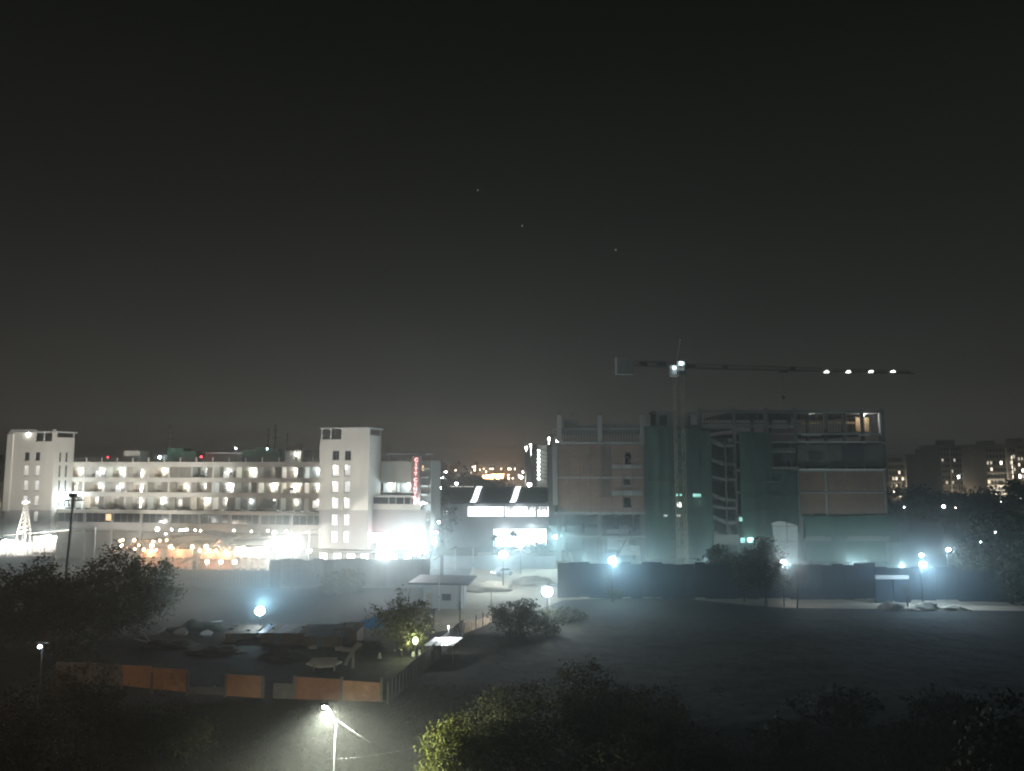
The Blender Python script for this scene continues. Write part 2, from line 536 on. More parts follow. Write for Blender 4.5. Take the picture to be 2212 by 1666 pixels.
# --- towers
def tower(px0, px1, ptop, pnotch, notch, pcan, depth, side_slits, wins, lit):
    u0, u1 = hp(px0, 1050, WT)[0], hp(px1, 1050, WT)[0]
    zt = hp((px0 + px1) / 2, ptop, WT)[1]
    zn = hp((px0 + px1) / 2, pnotch, WT)[1]
    un = [hp(p, pnotch, WT)[0] for p in notch]
    zsplit = hp((px0 + px1) / 2, 1102, WT)[1]
    holes = []
    for (a, b, c, d) in wins:
        ua, zb = hp(a, d, WT)
        ub, za = hp(b, c, WT)
        holes.append((ua, ub, zb, za))
    hi = [h for h in holes if h[2] > zsplit]
    lo = [h for h in holes if h[2] <= zsplit]
    hi.append((un[0], un[1], zn, zt + 1))
    w = MB().wall(u0, u1, zsplit, zt, WT, WT + 0.3, hi)
    w.build('front_wall', 'cream', H)
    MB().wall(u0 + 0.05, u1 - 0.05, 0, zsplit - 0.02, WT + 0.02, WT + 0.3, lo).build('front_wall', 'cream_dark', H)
    # side walls, back wall, roof deck
    sh = []
    for (a, b, c, d) in side_slits:
        wa, zb = hs(a, d, u1)
        wb, za = hs(b, c, u1)
        sh.append((wa, wb, zb, za))
    sb = MB()
    t = MB().wall(WT + 0.3, WT + depth, 0, zt - 0.7, -0.3, 0.0, sh)
    sb.v = [(u1 + y, x, z) for (x, y, z) in t.v]
    sb.f = [tuple(reversed(f)) for f in t.f]
    sb.build('side_wall', 'cream', H)
    bx('side_wall', 'cream', H, u0, u0 + 0.3, WT + 0.3, WT + depth, 0, zt - 0.7)
    bx('back_wall', 'cream', H, u0 + 0.3, u1 - 0.3, WT + depth - 0.3, WT + depth, 0, zn - 0.2)
    bx('roof_deck', 'concrete', H, u0 + 0.3, u1 - 0.3, WT + 0.3, WT + depth - 0.3, zn - 0.5, zn - 0.25)
    for (wa, wb, zb, za) in sh:
        f = bx('window', 'glass_dark', H, u1 - 0.2, u1 - 0.12, wa, wb, zb, za)
        bx('mullion', 'frame_metal', f, u1 - 0.13, u1 - 0.08, wa, wb, (za + zb) / 2 - 0.04, (za + zb) / 2 + 0.04)
    for k, (ua, ub, zb, za) in enumerate(holes):
        f = MB()
        t_ = 0.09
        for q in ((ua, ua + t_, zb, za), (ub - t_, ub, zb, za), (ua + t_, ub - t_, za - t_, za), (ua + t_, ub - t_, zb, zb + t_)):
            f.box(q[0], q[1], WT + 0.12, WT + 0.22, q[2], q[3])
        fo = f.build('window', 'frame_metal', H)
        um = ua + (ub - ua) * (0.55 if k % 2 == 0 else 0.45)
        zm = zb + (za - zb) * 0.62
        lv = lit[k]
        mats = {0: ('glass_dark', 'glass_dark', 'glass_dark'), 1: ('lit_pane_dim', 'lit_pane', 'lit_pane_dim'), 2: ('lit_pane', 'lit_pane_bright', 'lit_pane'), 3: ('lit_pane_dim', 'lit_pane_bright', 'lit_pane_dim')}[lv]
        swap = (k % 2 == 1 and lv == 1)
        a0, a1, a2 = mats
        bx('pane', a0, fo, ua + t_, um - 0.02, WT + 0.17, WT + 0.2, zb + t_, zm)
        bx('pane', a0 if swap else a1, fo, ua + t_, um - 0.02, WT + 0.17, WT + 0.2, zm, za - t_)
        bx('pane', a1 if swap else a2, fo, um + 0.02, ub - t_, WT + 0.17, WT + 0.2, zm, za - t_)
        bx('pane', a2 if not swap else a0, fo, um + 0.02, ub - t_, WT + 0.17, WT + 0.2, zb + t_, zm)
        bx('sill', 'cream_dark', fo, ua - 0.1, ub + 0.1, WT - 0.12, WT + 0.1, zb - 0.12, zb - 0.02)
    # thin canopy slab on posts over the roof
    zc = hp((px0 + px1) / 2, pcan, WT)[1]
    bx('roof_canopy', 'white_metal', H, u0 - 0.15, u1 + 0.4, WT - 0.25, WT + depth + 0.3, zc - 0.22, zc)
    for (uu, ww, zz) in ((u0 + 0.15, WT + 0.15, zn), ((un[0] + un[1]) / 2, WT + 0.15, zn), (un[1] - 0.1, WT + 0.4, zn), (u1 - 0.15, WT + 0.5, zt - 0.7), (u1 - 0.15, WT + depth - 0.2, zt - 0.7), (u0 + 0.15, WT + depth - 0.2, zn - 0.3)):
        bx('canopy_post', 'white_metal', H, uu - 0.09, uu + 0.09, ww - 0.09, ww + 0.09, zz, zc - 0.22)
    return u0, u1, zt, zn, zc
rw = [(974, 994), (1004, 1029), (1039.5, 1064), (1075.4, 1099.5), (1111, 1136), (1147, 1173)]
wins = []
for i, (c, d) in enumerate(rw):
    wins += [(718 - i * 0.8, 733 - i * 0.8, c, d), (744.5 - i * 0.9, 758.4 - i * 0.9, c, d)]
uR0, uR1, zRt, zRn, zRc = tower(690, 796, 932.6, 949.4, (691.5, 737), 924, 7.1, [], wins, [0, 0, 2, 3, 2, 1, 2, 2, 1, 1, 1, 1])
lw = [(977, 995), (1005, 1028), (1037.5, 1060), (1070.5, 1092.6), (1104.5, 1127)]
wins = []
for i, (c, d) in enumerate(lw):
    wins += [(52 - i * 1.2, 64 - i * 1.2, c, d), (75.5 - i * 1.3, 87 - i * 1.3, c, d)]
sl = []
for i, (c, d) in enumerate(((978, 998), (1006, 1031), (1038, 1062.5), (1070, 1094))):
    sl += [(127.4 - i * 1.3, 133 - i * 1.3, c, d), (141 - i * 1.3, 147 - i * 1.3, c, d)]
uL0, uL1, zLt, zLn, zLc = tower(14, 113, 938, 953.8, (76, 112), 932.5, 5.7, sl, wins, [0, 0, 1, 1, 1, 1, 1, 1, 1, 1])
bx('corner_pilaster', 'cream', H, uL0 - 0.35, uL0 + 1.1, WT - 0.35, WT - 0.003, 10.5, zLt + 0.05)
# small lamp under the canopy
lp = MB().sphere((uL0 + 4.6, WT + 0.1, zLc - 0.45), 0.2, 8, 5).build('roof_lamp', 'glow_soft', H)
lamp_light(H, (uL0 + 4.6, WT - 0.2, zLc - 0.55), 150, WHITE, 0.15)
lp = MB().sphere((uL1 - 0.2 + 0.5, WT + 3.2, hs(133, 1076, uL1)[1]), 0.3, 8, 5).build('wall_lamp', 'glow_white', H)
lamp_light(H, (uL1 + 1.0, WT + 2.9, hs(133, 1076, uL1)[1]), 1400, COOL, 0.2)

# --- three gallery floors
zT = [hp(420, y, 0)[1] for y in (998, 1009, 1032, 1042, 1064, 1074.6, 1096.6, 1101)]
U0, U1 = -1.5, uR0 + 0.4
def slab(name, m, z0, z1, w0, w1, u0=None, u1=None): return bx(name, m, H, U0 if u0 is None else u0, U1 if u1 is None else u1, w0, w1, z0, z1)
slab('roof_parapet', 'cream', zT[1], zT[0], 0.0, 0.35)
slab('roof_slab', 'concrete', zT[1] + 0.1, zT[1] + 0.4, 0.35, 14)
slab('gallery_parapet', 'cream', zT[3], zT[2], 0.0, 0.3)
slab('gallery_parapet', 'cream', zT[5], zT[4], 0.0, 0.3)
slab('gallery_floor', 'cream', zT[3] + 0.05, zT[3] + 0.3, 0.3, 2.4)
slab('gallery_floor', 'cream', zT[5] + 0.05, zT[5] + 0.3, 0.3, 2.4)
slab('terrace_floor', 'concrete', zT[7] - 0.35, zT[7] - 0.1, -4.0, 2.4, uL1 + 0.02, uR0 - 0.02)
slab('gallery_wall', 'balcony_wall', 10, zT[1] + 0.1, 2.4, 2.6)
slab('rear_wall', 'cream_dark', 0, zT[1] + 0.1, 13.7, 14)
# roof rail: posts and two pipes
rail = MB()
zr = zT[0]
for k in (0.45, 0.85): rail.bar((U0 + 0.5, 0.18, zr + k), (U1 - 0.3, 0.18, zr + k), 0.035)
rail.build('roof_rail', 'frame_metal', H)
pm_ = MB().box(-0.1, 0.1, -0.1, 0.1, 0, 0.95).mesh('rail_post', 'cream')
n_post = 17
for i in range(n_post): link('rail_post', pm_, H, (U0 + 1.2 + i * (U1 - U0 - 2.0) / (n_post - 1), 0.18, zr))
levels = [(zT[2], zT[1], zT[3] + 0.3), (zT[4], zT[3], zT[5] + 0.3), (zT[6] - 0.1, zT[5], zT[7] - 0.1)]
states = [[3, 2, 3, 1.2, 2.3, 0, .8, 1.1, 3, .5, 3, 3],
          [1.6, .9, 1.2, 1, .6, 1.3, 1.2, 3, .9, 3, 3, 3],
          [.4, 3, 2.6, 1, 2.6, 1.8, 3, 3, 1.2, .7, 1.5, 1.1]]
ub0 = hp(159, 1020, 0)[0]
ub1 = hp(682, 1020, 0)[0]
pit = (ub1 - ub0) / 11
FH = zT[1] - zT[3] - 0.3
m_part = MB().box(-0.12, 0.12, 0.3, 2.4, 0, FH).mesh('partition', 'balcony_wall')
m_col = MB().box(-0.22, 0.22, 0.02, 0.32, 0, FH).mesh('column', 'cream')
m_scr = MB()
for q in range(7): m_scr.box(-0.95 + q * 0.272, -0.95 + q * 0.272 + 0.25, 0.36, 0.42, 0.02, FH - 0.02)
m_scr = m_scr.mesh('slatted_screen', 'screen')
m_door = MB().box(-0.5, 0.5, 2.33, 2.4, 0.02, 2.2).mesh('door', 'door_wood')
m_handle = MB().box(0.34, 0.4, 2.27, 2.33, 1.0, 1.16).mesh('handle', 'galv')
m_win = MB()
for q in ((-0.75, -0.67, 0.5, 2.2), (0.67, 0.75, 0.5, 2.2), (-0.04, 0.04, 0.5, 2.2)): m_win.box(q[0], q[1], 2.32, 2.4, q[2], q[3])
m_win.box(-0.67, 0.67, 2.32, 2.4, 2.12, 2.2).box(-0.67, 0.67, 2.32, 2.4, 0.5, 0.58)
m_win = m_win.mesh('window', 'frame_metal')
m_pane = MB().box(-0.67, 0.67, 2.36, 2.39, 0.58, 2.12).mesh('pane', 'curtained_glass')
m_pane2 = MB().box(-0.67, 0.67, 2.36, 2.39, 0.58, 2.12).mesh('pane', 'lit_pane')
m_ac = MB().box(-0.42, 0.42, 1.75, 2.1, 0, 0.55).box(-0.3, 0.3, 1.72, 1.75, 0.08, 0.47).mesh('air_conditioner', 'frame_metal')
m_lamp = MB().sphere((0, 0, 0), 0.28, 10, 6, 0.55).mesh('ceiling_lamp', 'glow_soft')
m_lamp_s = MB().sphere((0, 0, 0), 0.15, 8, 5, 0.6).mesh('ceiling_lamp', 'glow_soft')
m_strip = MB().box(-0.14, 0.14, 2.26, 2.32, 0.25, 2.35).mesh('strip_lamp', 'glow_soft')
rnd = random.Random(11)
for r in range(3):
    zsill, zhead, zf = levels[r]
    for i in range(12):
        uc = ub0 + pit * i
        st = states[r][i]
        if i: link('partition', m_part, H, (uc - pit / 2, 0, zf))
        link('column', m_col, H, (uc + pit / 2 - 0.3 if i == 11 else uc + pit / 2, 0, zf)) if i % 2 == 0 or rnd.random() < 0.4 else None
        # darker slatted screens close part of most bays
        if st < 0.3:
            for q in (-1.6, 0.4, 1.5): link('slatted_screen', m_scr, H, (uc + q, 0, zf))
        elif rnd.random() < 0.4 and i < 11:
            link('slatted_screen', m_scr, H, (uc + pit / 2 - 0.75 - rnd.random() * 0.4, 0.12, zf))
        d = link('door', m_door, H, (uc + 1.25 * (1 if (i + r) % 2 else -1), 0, zf))
        link('handle', m_handle, d)
        w = link('window', m_win, H, (uc - 0.9 * (1 if (i + r) % 2 else -1), 0, zf))
        link('pane', m_pane2 if rnd.random() < 0.2 else m_pane, w)
        if rnd.random() < 0.4: link('air_conditioner', m_ac, H, (uc + rnd.uniform(-1.2, 1.2), 0, zf + rnd.choice((0.0, 1.3))))
        if i == 3:
            link('strip_lamp', m_strip, H, (uc - 0.35, 0, zf))
            lamp_light(H, (uc - 0.35, 1.9, zf + 1.6), 60, WHITE, 0.2)
        elif st >= 0.3:
            lu = uc + rnd.uniform(-0.3, 0.3)
            zl = zhead - 0.42 if st > 1.5 else zhead - 0.5
            link('ceiling_lamp', m_lamp if st > 1.5 else m_lamp_s, H, (lu, 2.0, zl - 0.02))
            colr = ((1.0, 0.98, 0.92), (0.88, 1.0, 0.95), (1.0, 0.93, 0.78), (0.8, 0.93, 1.0), (0.95, 1.0, 0.88))[(i * 3 + r * 2) % 5]
            lamp_light(H, (lu, 1.95, zl - 0.45), (26 * st ** 2.0 + 32), colr, 0.2)
# --- podium below the galleries, between the towers
WP = -4.0
pz = {k: hp(400, k, WP)[1] for k in (1100, 1111, 1131, 1146, 1160)}
ztop = zT[7] + 0.05
ups, upe = uL1 + 0.01, uR0 - 0.01
slab('podium_parapet', 'cream', pz[1111], ztop, WP, WP + 0.3, ups, upe)
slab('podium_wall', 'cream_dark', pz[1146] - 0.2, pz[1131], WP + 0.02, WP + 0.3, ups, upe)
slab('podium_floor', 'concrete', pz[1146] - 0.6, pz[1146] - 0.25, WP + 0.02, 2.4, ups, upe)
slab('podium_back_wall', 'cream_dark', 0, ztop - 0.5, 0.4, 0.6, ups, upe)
npc = 9
mcol = MB().box(-0.3, 0.3, WP - 0.05, WP + 0.5, 0, pz[1111]).mesh('podium_column', 'cream_dark')
mbay = MB().box(0.35, (upe - ups) / npc - 0.35, WP + 0.2, WP + 0.28, pz[1131] + 0.02, pz[1111] - 0.02).mesh('window', 'glass_dark')
mmul = MB()
for q in (0.25, 0.5, 0.75):
    uq = 0.35 + q * ((upe - ups) / npc - 0.7)
    mmul.box(uq - 0.05, uq + 0.05, WP + 0.14, WP + 0.2, pz[1131] + 0.02, pz[1111] - 0.02)
mmul = mmul.mesh('mullion', 'frame_metal')
for i in range(npc + 1):
    uu = ups + (upe - ups) * i / npc
    if 0 < i < npc: link('podium_column', mcol, H, (uu, 0, 0))
    if i < npc:
        f = link('window', mbay, H, (uu, 0, 0))
        link('mullion', mmul, f)
bx('lit_window', 'lit_orange', H, *[hp(x, 1120, WP)[0] for x in (228, 241)], WP + 0.1, WP + 0.18, pz[1131] + 0.4, pz[1111] - 0.2)
bx('downpipe', 'white_metal', H, uR0 - 0.35, uR0 - 0.12, WP - 0.35, WP - 0.1, 3.5, ztop)
# planters along the terrace edge
mpl = MB().box(-0.5, 0.5, -0.25, 0.25, 0, 0.4).mesh('planter', 'dark_metal')
for i in range(22): link('planter', mpl, H, (ups + 2 + i * 2.7 + rnd.uniform(-.7, .7), WP + 0.7, zT[7] - 0.1))
# --- right wing with two lit balconies, glazed terrace and the sign pylon
WW = -5.7 + 7.1
u2 = uR1
u3 = hp(889, 1020, WW)[0]
rz_ = {k: hp(856, k, WW)[1] for k in (990, 997, 1035, 1043, 1064, 1072, 1089)}
bx('wing_wall', 'cream', H, u2 - 0.3, u3, WW, WW + 0.3, rz_[1043], rz_[997])
bx('wing_wall', 'cream_dark', H, u2 - 0.3, u3, WW, WW + 0.3, rz_[1072], rz_[1064])
bx('wing_back_wall', 'balcony_wall', H, u2 - 0.3, u3, WW + 2.4, WW + 2.6, 8, rz_[997] - 0.2)
bx('wing_floor', 'cream', H, u2 - 0.3, u3, WW + 0.3, WW + 2.4, rz_[1064] - 0.3, rz_[1064] - 0.05)
bx('wing_roof', 'concrete', H, u2 - 0.3, u3 + 4, WW + 0.3, WW + 13, rz_[997] - 0.5, rz_[997] - 0.2)
bx('wing_partition', 'balcony_wall', H, (u2 + u3) / 2 - 0.1, (u2 + u3) / 2 + 0.1, WW + 0.3, WW + 2.4, rz_[1064], rz_[1043])
for k in (0.27, 0.85):
    uu = u2 + (u3 - u2) * k
    MB().sphere((uu, WW + 1.5, rz_[1043] - 0.25), 0.32, 10, 6, 0.55).build('ceiling_lamp', 'glow_soft', H)
    lamp_light(H, (uu, WW + 1.3, rz_[1043] - 0.6), 380, COOL, 0.15)
    d = link('door', m_door, H, (uu + 0.4, WW, rz_[1064] - 0.05))
    link('handle', m_handle, d)
link('air_conditioner', m_ac, H, (u2 + (u3 - u2) * 0.45, WW + 0.3, rz_[1064] + 1.0))
wr = MB()
for k in (0.45, 0.9): wr.bar((u2, WW + 0.15, rz_[997] + k), (u3 + 1, WW + 0.15, rz_[997] + k), 0.035)
for k in range(5): wr.box(u2 + 0.2 + k * 1.6, u2 + 0.35 + k * 1.6, WW + 0.08, WW + 0.22, rz_[997], rz_[997] + 0.9)
wr.build('roof_rail', 'frame_metal', H)
zcan = hp(880, 980, WW)[1]
bx('roof_canopy', 'galv', H, hp(836, 980, WW)[0], hp(922, 980, WW)[0], WW - 0.5, WW + 5, zcan - 0.2, zcan)
for uu in (hp(838, 985, WW)[0], hp(893, 985, WW)[0]): bx('canopy_post', 'galv', H, uu - 0.1, uu + 0.1, WW + 0.4, WW + 0.6, rz_[997], zcan - 0.2)
WG = -3.2                               # lower block in front of the wing
ug0, ug1 = uR1 + 0.02, hp(905, 1090, WG)[0]
gz = {k: hp(850, k, WG)[1] for k in (1074.6, 1089, 1101, 1106)}
bx('terrace_roof', 'cream', H, ug0, ug1 - 1.6, WG, WW - 0.01, gz[1074.6], gz[1074.6] + 0.25)
for a, b in ((0.02, 0.50), (0.55, 0.74), (0.79, 1.02), (1.06, 1.24)):
    L_ = (ug1 - ug0 - 1.8) / 1.26
    f = bx('glass_bay', 'glass_dark', H, ug0 + a * L_, ug0 + b * L_, WG + 0.15, WG + 0.22, gz[1089], gz[1074.6])
    bx('mullion', 'frame_metal', f, ug0 + b * L_ + 0.02, ug0 + b * L_ + 0.16, WG + 0.1, WG + 0.25, gz[1089], gz[1074.6] - 0.01)
bx('lower_wall', 'cream', H, ug0 - 1.9, ug1 + 0.3, WG - 0.02, WG + 0.3, gz[1101], gz[1089])
bx('lower_wall', 'cream_dark', H, ug0, ug1 + 1.5, WG, WG + 0.3, 3.4, gz[1101] - 0.02)
bx('lower_roof', 'concrete', H, ug0, ug1, WG + 0.3, WW, gz[1089] - 0.4, gz[1089] - 0.15)
bx('entrance_canopy', 'concrete', H, uR0 - 2, ug1 + 1.8, WT - 2.2, WT - 0.03, 3.3, 3.8)
for k in range(7):
    uu = uR0 + 0.5 + k * 2.9
    f = bx('shop_window', 'shop_white', H, uu, uu + 1.6, WT + 0.35, WT + 0.42, 1.2, 3.0) if uu > uR1 else bx('shop_window', 'shop_white', H, uu, uu + 1.6, WT - 0.1, WT - 0.03, 1.2, 3.0)
    bx('mullion', 'frame_metal', f, uu + 0.75, uu + 0.85, WT - 0.16, WT - 0.11, 1.2, 3.0)
# lit fascia sign
sa, za = hp(789, 1162, WG - 0.4)
sb_, zb = hp(843, 1152.5, WG - 0.4)
f = bx('fascia_sign', 'frame_metal', H, sa - 0.12, sb_ + 0.12, WG - 0.28, WG - 0.02, za - 0.12, zb + 0.12)
bx('sign_face', 'sign_pink', f, sa, sb_, WG - 0.36, WG - 0.29, za, zb)
lamp_light(H, ((sa + sb_) / 2, WG - 1.2, (za + zb) / 2), 240, (1, 0.55, 0.65), 0.5)
for (a, b, c, d) in ((825, 832, 1164, 1171), (815, 830, 1174, 1181), (800, 812, 1165, 1172)):
    q0, y0 = hp(a, d, WG - 0.2)
    q1, y1 = hp(b, c, WG - 0.2)
    bx('lit_box', 'shop_white', H, q0, q1, WG - 0.2, WG - 0.03, y0, y1)
# sign pylon with upright letters
def letter_at(cu, parent, loc):
    tmp = bpy.data.objects.new('text_source', cu)
    COL.objects.link(tmp)
    bpy.context.view_layer.update()
    me = bpy.data.meshes.new_from_object(tmp.evaluated_get(bpy.context.evaluated_depsgraph_get()))
    bpy.data.objects.remove(tmp)
    o = link('letter', me, parent, loc)
    o.rotation_euler = (R(90), 0, 0)
    return o
WPY = -1.0
pu0, pu1 = hp(889, 1020, WPY)[0], hp(905, 1020, WPY)[0]
pzt, pzb = hp(897, 986, WPY)[1], hp(897, 1106, WPY)[1]
pyl = bx('sign_pylon', 'pylon', H, pu0, pu1, WPY, WPY + 2.2, 3.5, pzt)
ly = [998 + 1.0, 1007, 1016, 1025, 1038.5, 1048, 1057, 1066.5, 1076, 1085.5]
lys = [994, 1004, 1014, 1024, 1037, 1047, 1057, 1067, 1077, 1087]
for k, ch in enumerate('CITYCENTRE'):
    cu = bpy.data.curves.new('letter', 'FONT')
    cu.body = ch
    cu.align_x = 'CENTER'
    cu.align_y = 'CENTER'
    cu.size = 1.02
    cu.extrude = 0.05
    cu.offset = 0.03
    cu.materials.append(M['letter_red'])
    uu, zz = hp(899.2 - k * 0.4, lys[k], WPY - 0.08)
    letter_at(cu, pyl, (uu, WPY - 0.08, zz))
for zz in (pzt - 2, pzt - 5.5, pzt - 9): lamp_light(H, ((pu0 + pu1) / 2 + 0.2, WPY - 0.55, zz), 0.9, (1, 0.12, 0.14), 0.15)
# stacked side balconies beyond the pylon
bx('side_block', 'cream_dark', H, pu1 + 0.05, pu1 + 1.9, WPY + 2.4, WPY + 10, 3, pzt - 0.8)
for k in range(7):
    zz = pzt - 2.4 - k * 1.75
    bx('balcony_slab', 'cream_dark' if k % 2 else 'cream', H, pu1 + 0.04, pu1 + 1.6, WPY + 1.2, WPY + 2.38, zz - 0.35, zz)
f = bx('window', 'lit_orange', H, *[hp(x, 1012, WPY + 2.3)[0] for x in (907.5, 915)], WPY + 2.3, WPY + 2.38, *[hp(910, y, WPY + 2.3)[1] for y in (1017, 1006)])
MB().sphere((pu1 + 0.9, WPY, hp(911, 1086, WPY)[1]), 0.35, 8, 5, 0.5).build('wall_lamp', 'glow_cool', H)
lamp_light(H, (pu1 + 0.9, WPY - 0.7, hp(911, 1086, WPY)[1] - 0.2), 900, COOL, 0.2)
# --- roof: stair head, plant, aerials, small lamps
def roofbox(name, m, a, b, top, w0, w1, bot=None):
    ua, ub = hp(a, top, w0)[0], hp(b, top, w0)[0]
    z = hp((a + b) / 2, top, w0)[1]
    return bx(name, m, H, ua, ub, w0, w1, zT[1] + 0.4, z)
roofbox('stair_head', 'cream', 268, 301, 974, 3, 7)
roofbox('stair_head', 'cream', 613.5, 650.5, 973.5, 3, 7)
roofbox('roof_store', 'cream_dark', 445, 526, 977.5, 4, 8)
tank = roofbox('water_tank', 'pylon', 618, 642, 958, 5, 7.5)
roofbox('plant_room', 'cream_dark', 400, 440, 979, 5, 8)
for (a, b, t) in ((362, 396, 968), (396, 422, 975), (524, 556, 973), (553, 580, 967), (578, 605, 972), (610, 613, 974)):
    q = roofbox('plant_housing', 'plant_green', a, b, t, 2.5, 5.5)
for (a, b, t) in ((599, 607, 970), (655, 668, 972), (335, 362, 982)): roofbox('air_unit', 'dark_metal', a, b, t, 3, 5)
def aerial(px, py, r, arms):
    uu, z = hp(px, py, 4.0)
    b = MB().bar((uu, 4, zT[1]), (uu, 4, z), r)
    for (dz, l) in arms:
        b.bar((uu - l, 4, z - dz), (uu + l, 4, z - dz), r * 0.8)
    for q in (-1, 1): b.bar((uu, 4, zT[1] + (z - zT[1]) * .62), (uu + q * 1.4, 4.6, zT[1] + 0.3), 0.03)
    b.build('aerial_mast', 'dark_metal', H)
aerial(368.5, 918, 0.12, ((0.6, 0.5), (1.9, 0.35), (3.2, 0.7)))
aerial(580, 925, 0.13, ((0.3, 0.3), (1.6, 0.4)))
aerial(595.5, 916, 0.16, ((0.4, 0.3), (1.4, 0.5), (3.0, 0.6)))
aerial(621, 936, 0.08, ((0.2, 0.2),))
for (px, py, m, r, W, c) in ((345, 988, 'glow_cool', 0.32, 60, COOL), (434.5, 987, 'glow_red', 0.2, 8, (1, .1, .1)), (233, 988, 'glow_red', 0.16, 4, (1, .1, .1)), (509, 968.5, 'glow_cool', 0.16, 0, COOL), (577, 970, 'glow_cool', 0.12, 0, COOL), (639, 982, 'glow_white', 0.22, 20, WHITE)):
    uu, z = hp(px, py, 2.2)
    MB().sphere((uu, 2.2, z), r, 8, 5).build('roof_lamp', m, H)
    MB().bar((uu, 2.3, zT[1] + 0.4), (uu, 2.3, z), 0.04).build('lamp_stem', 'dark_metal', H)
    if W: lamp_light(H, (uu, 1.7, z), W, c, 0.1)

# ================================================================== BUILDING UNDER CONSTRUCTION
YC = 156.0
def cz(py, px=1550, Y=YC): return at(px, py, Y).z
def cxx(px, py=1050, Y=YC): return at(px, py, Y).x
site = thing('unfinished_building', 'wide unfinished concrete and brick building partly wrapped in green netting', 'building', (cxx(1555), YC, 0))
def cb(name, m, a, b, t, bo, y0, y1, parent=None):
    """box seen from column a to b and row t to bo on the plane y0, going back to y1"""
    x0, x1 = at(a, (t + bo) / 2, YC + y0).x, at(b, (t + bo) / 2, YC + y0).x
    z0, z1 = cz(bo, (a + b) / 2, YC + y0), cz(t, (a + b) / 2, YC + y0)
    return cbw(name, m, x0, x1, y0, y1, max(z0, 0), z1, parent)
SX = cxx(1555)
def cbw(name, m, x0, x1, y0, y1, z0, z1, parent=None):
    return MB().box(x0 - SX, x1 - SX, y0, y1, z0, z1).build(name, m, parent or site)
XL, XR = cxx(1198), cxx(1913)
xg0, xg1, xs0, xs1, xp = cxx(1393), cxx(1535), cxx(1592), cxx(1664), cxx(1726)
DEP = 26
# floor slabs of the frame, each one seen at its edge
zl = {k: cz(k) for k in (885, 890, 924, 936, 955, 985, 1014, 1030, 1043, 1062, 1085, 1106, 1114, 1158, 1163, 1210)}
for (a, b, z, th) in ((XL, xg0, zl[955], 0.45), (XL, xg0, zl[1030], 0.4), (XL, xg0, zl[1106], 0.5), (XL, xg0, cz(925), 0.25), (XL, xg0, cz(1158), 0.4)):
    cbw('floor_slab', 'concrete', a, b, -0.12, DEP, z - th, z)
for (z, th) in ((zl[890] + 0.1, 0.35), (zl[936], 0.3), (zl[955] + 0.2, 0.4), (zl[1014], 0.5), (zl[1062], 0.4), (zl[1114], 0.5), (zl[1163], 0.55)):
    cbw('floor_slab', 'concrete', xs0, XR, -0.12 if z < 22 else 0.0, DEP, z - th, z)
for z in (zl[924], 22.5, 18.0, 13.6, 9.2, 4.8):
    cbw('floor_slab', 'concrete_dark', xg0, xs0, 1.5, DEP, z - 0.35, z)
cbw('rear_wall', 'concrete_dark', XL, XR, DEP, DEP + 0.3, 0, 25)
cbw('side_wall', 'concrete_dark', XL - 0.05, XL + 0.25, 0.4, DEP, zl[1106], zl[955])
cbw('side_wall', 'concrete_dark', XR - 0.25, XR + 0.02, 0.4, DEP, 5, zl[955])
# columns
for px_ in (1208, 1296, 1389):
    cb('column', 'concrete', px_ - 5, px_ + 5, 897, 954, -0.3, 0.5)
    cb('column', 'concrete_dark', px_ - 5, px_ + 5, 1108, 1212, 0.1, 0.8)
for i in range(9):
    x = xs0 + (XR - xs0) * i / 8
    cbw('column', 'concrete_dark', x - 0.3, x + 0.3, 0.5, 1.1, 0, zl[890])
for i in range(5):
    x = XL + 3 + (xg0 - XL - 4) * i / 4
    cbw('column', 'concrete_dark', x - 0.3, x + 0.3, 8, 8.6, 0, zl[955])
# brick infill between the slabs, left block: recessed against the slab edges
def fill(name, m, a, b, t, bo, holes=(), y0=0.02, y1=0.25):
    x0, x1 = at(a, 1050, YC).x, at(b, 1050, YC).x
    hh = [(at(h[0], h[2], YC).x - SX, at(h[1], h[2], YC).x - SX, cz(h[3]), cz(h[2])) for h in holes]
    return MB().wall(x0 - SX, x1 - SX, max(0, cz(bo)), cz(t), y0, y1, hh).build(name, m, site)
fill('brick_infill', 'brick', 1205, 1301, 960.5, 1030)
fill('brick_infill', 'brick', 1205, 1301, 1034.5, 1106)
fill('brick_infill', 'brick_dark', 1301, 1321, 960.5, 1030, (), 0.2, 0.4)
fill('brick_infill', 'brick', 1321, 1392, 960.5, 1030, ((1349, 1363, 978, 1004),))
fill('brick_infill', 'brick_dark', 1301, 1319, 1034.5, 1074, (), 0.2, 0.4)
fill('brick_infill', 'brick', 1319, 1392, 1034.5, 1106, ((1347, 1361.5, 1032 + 2.5, 1049), (1347, 1363.5, 1075, 1097)))
fill('brick_infill', 'brick', 1301, 1319, 1074, 1106)
for (a, b, t, bo) in ((1349, 1363, 978, 1004), (1347, 1361.5, 1034.5, 1049), (1347, 1363.5, 1075, 1097)):
    x0, x1, z0, z1 = at(a, t, YC).x, at(b, t, YC).x, cz(bo), cz(t)
    f = MB().box(x0 - SX - 0.12, x1 - SX + 0.12, -0.1, 0.0, z0 - 0.2, z0 - 0.02).build('window_sill', 'concrete', site)
cb('plaster_band', 'concrete', 1321, 1389, 1004, 1012, -0.16, -0.01)
cb('plaster_band', 'concrete', 1321, 1389, 1060, 1071, -0.16, -0.01)
cb('corner_strip', 'concrete', 1194, 1204, 955, 1092, -0.2, 0.4)
MB().prism([(at(1204, 1094, YC).x - SX, cz(1094)), (at(1228, 1106, YC).x - SX, cz(1106)), (at(1204, 1106, YC).x - SX, cz(1106))], -0.2, -0.13).build('sloped_soffit', 'concrete_dark', site)
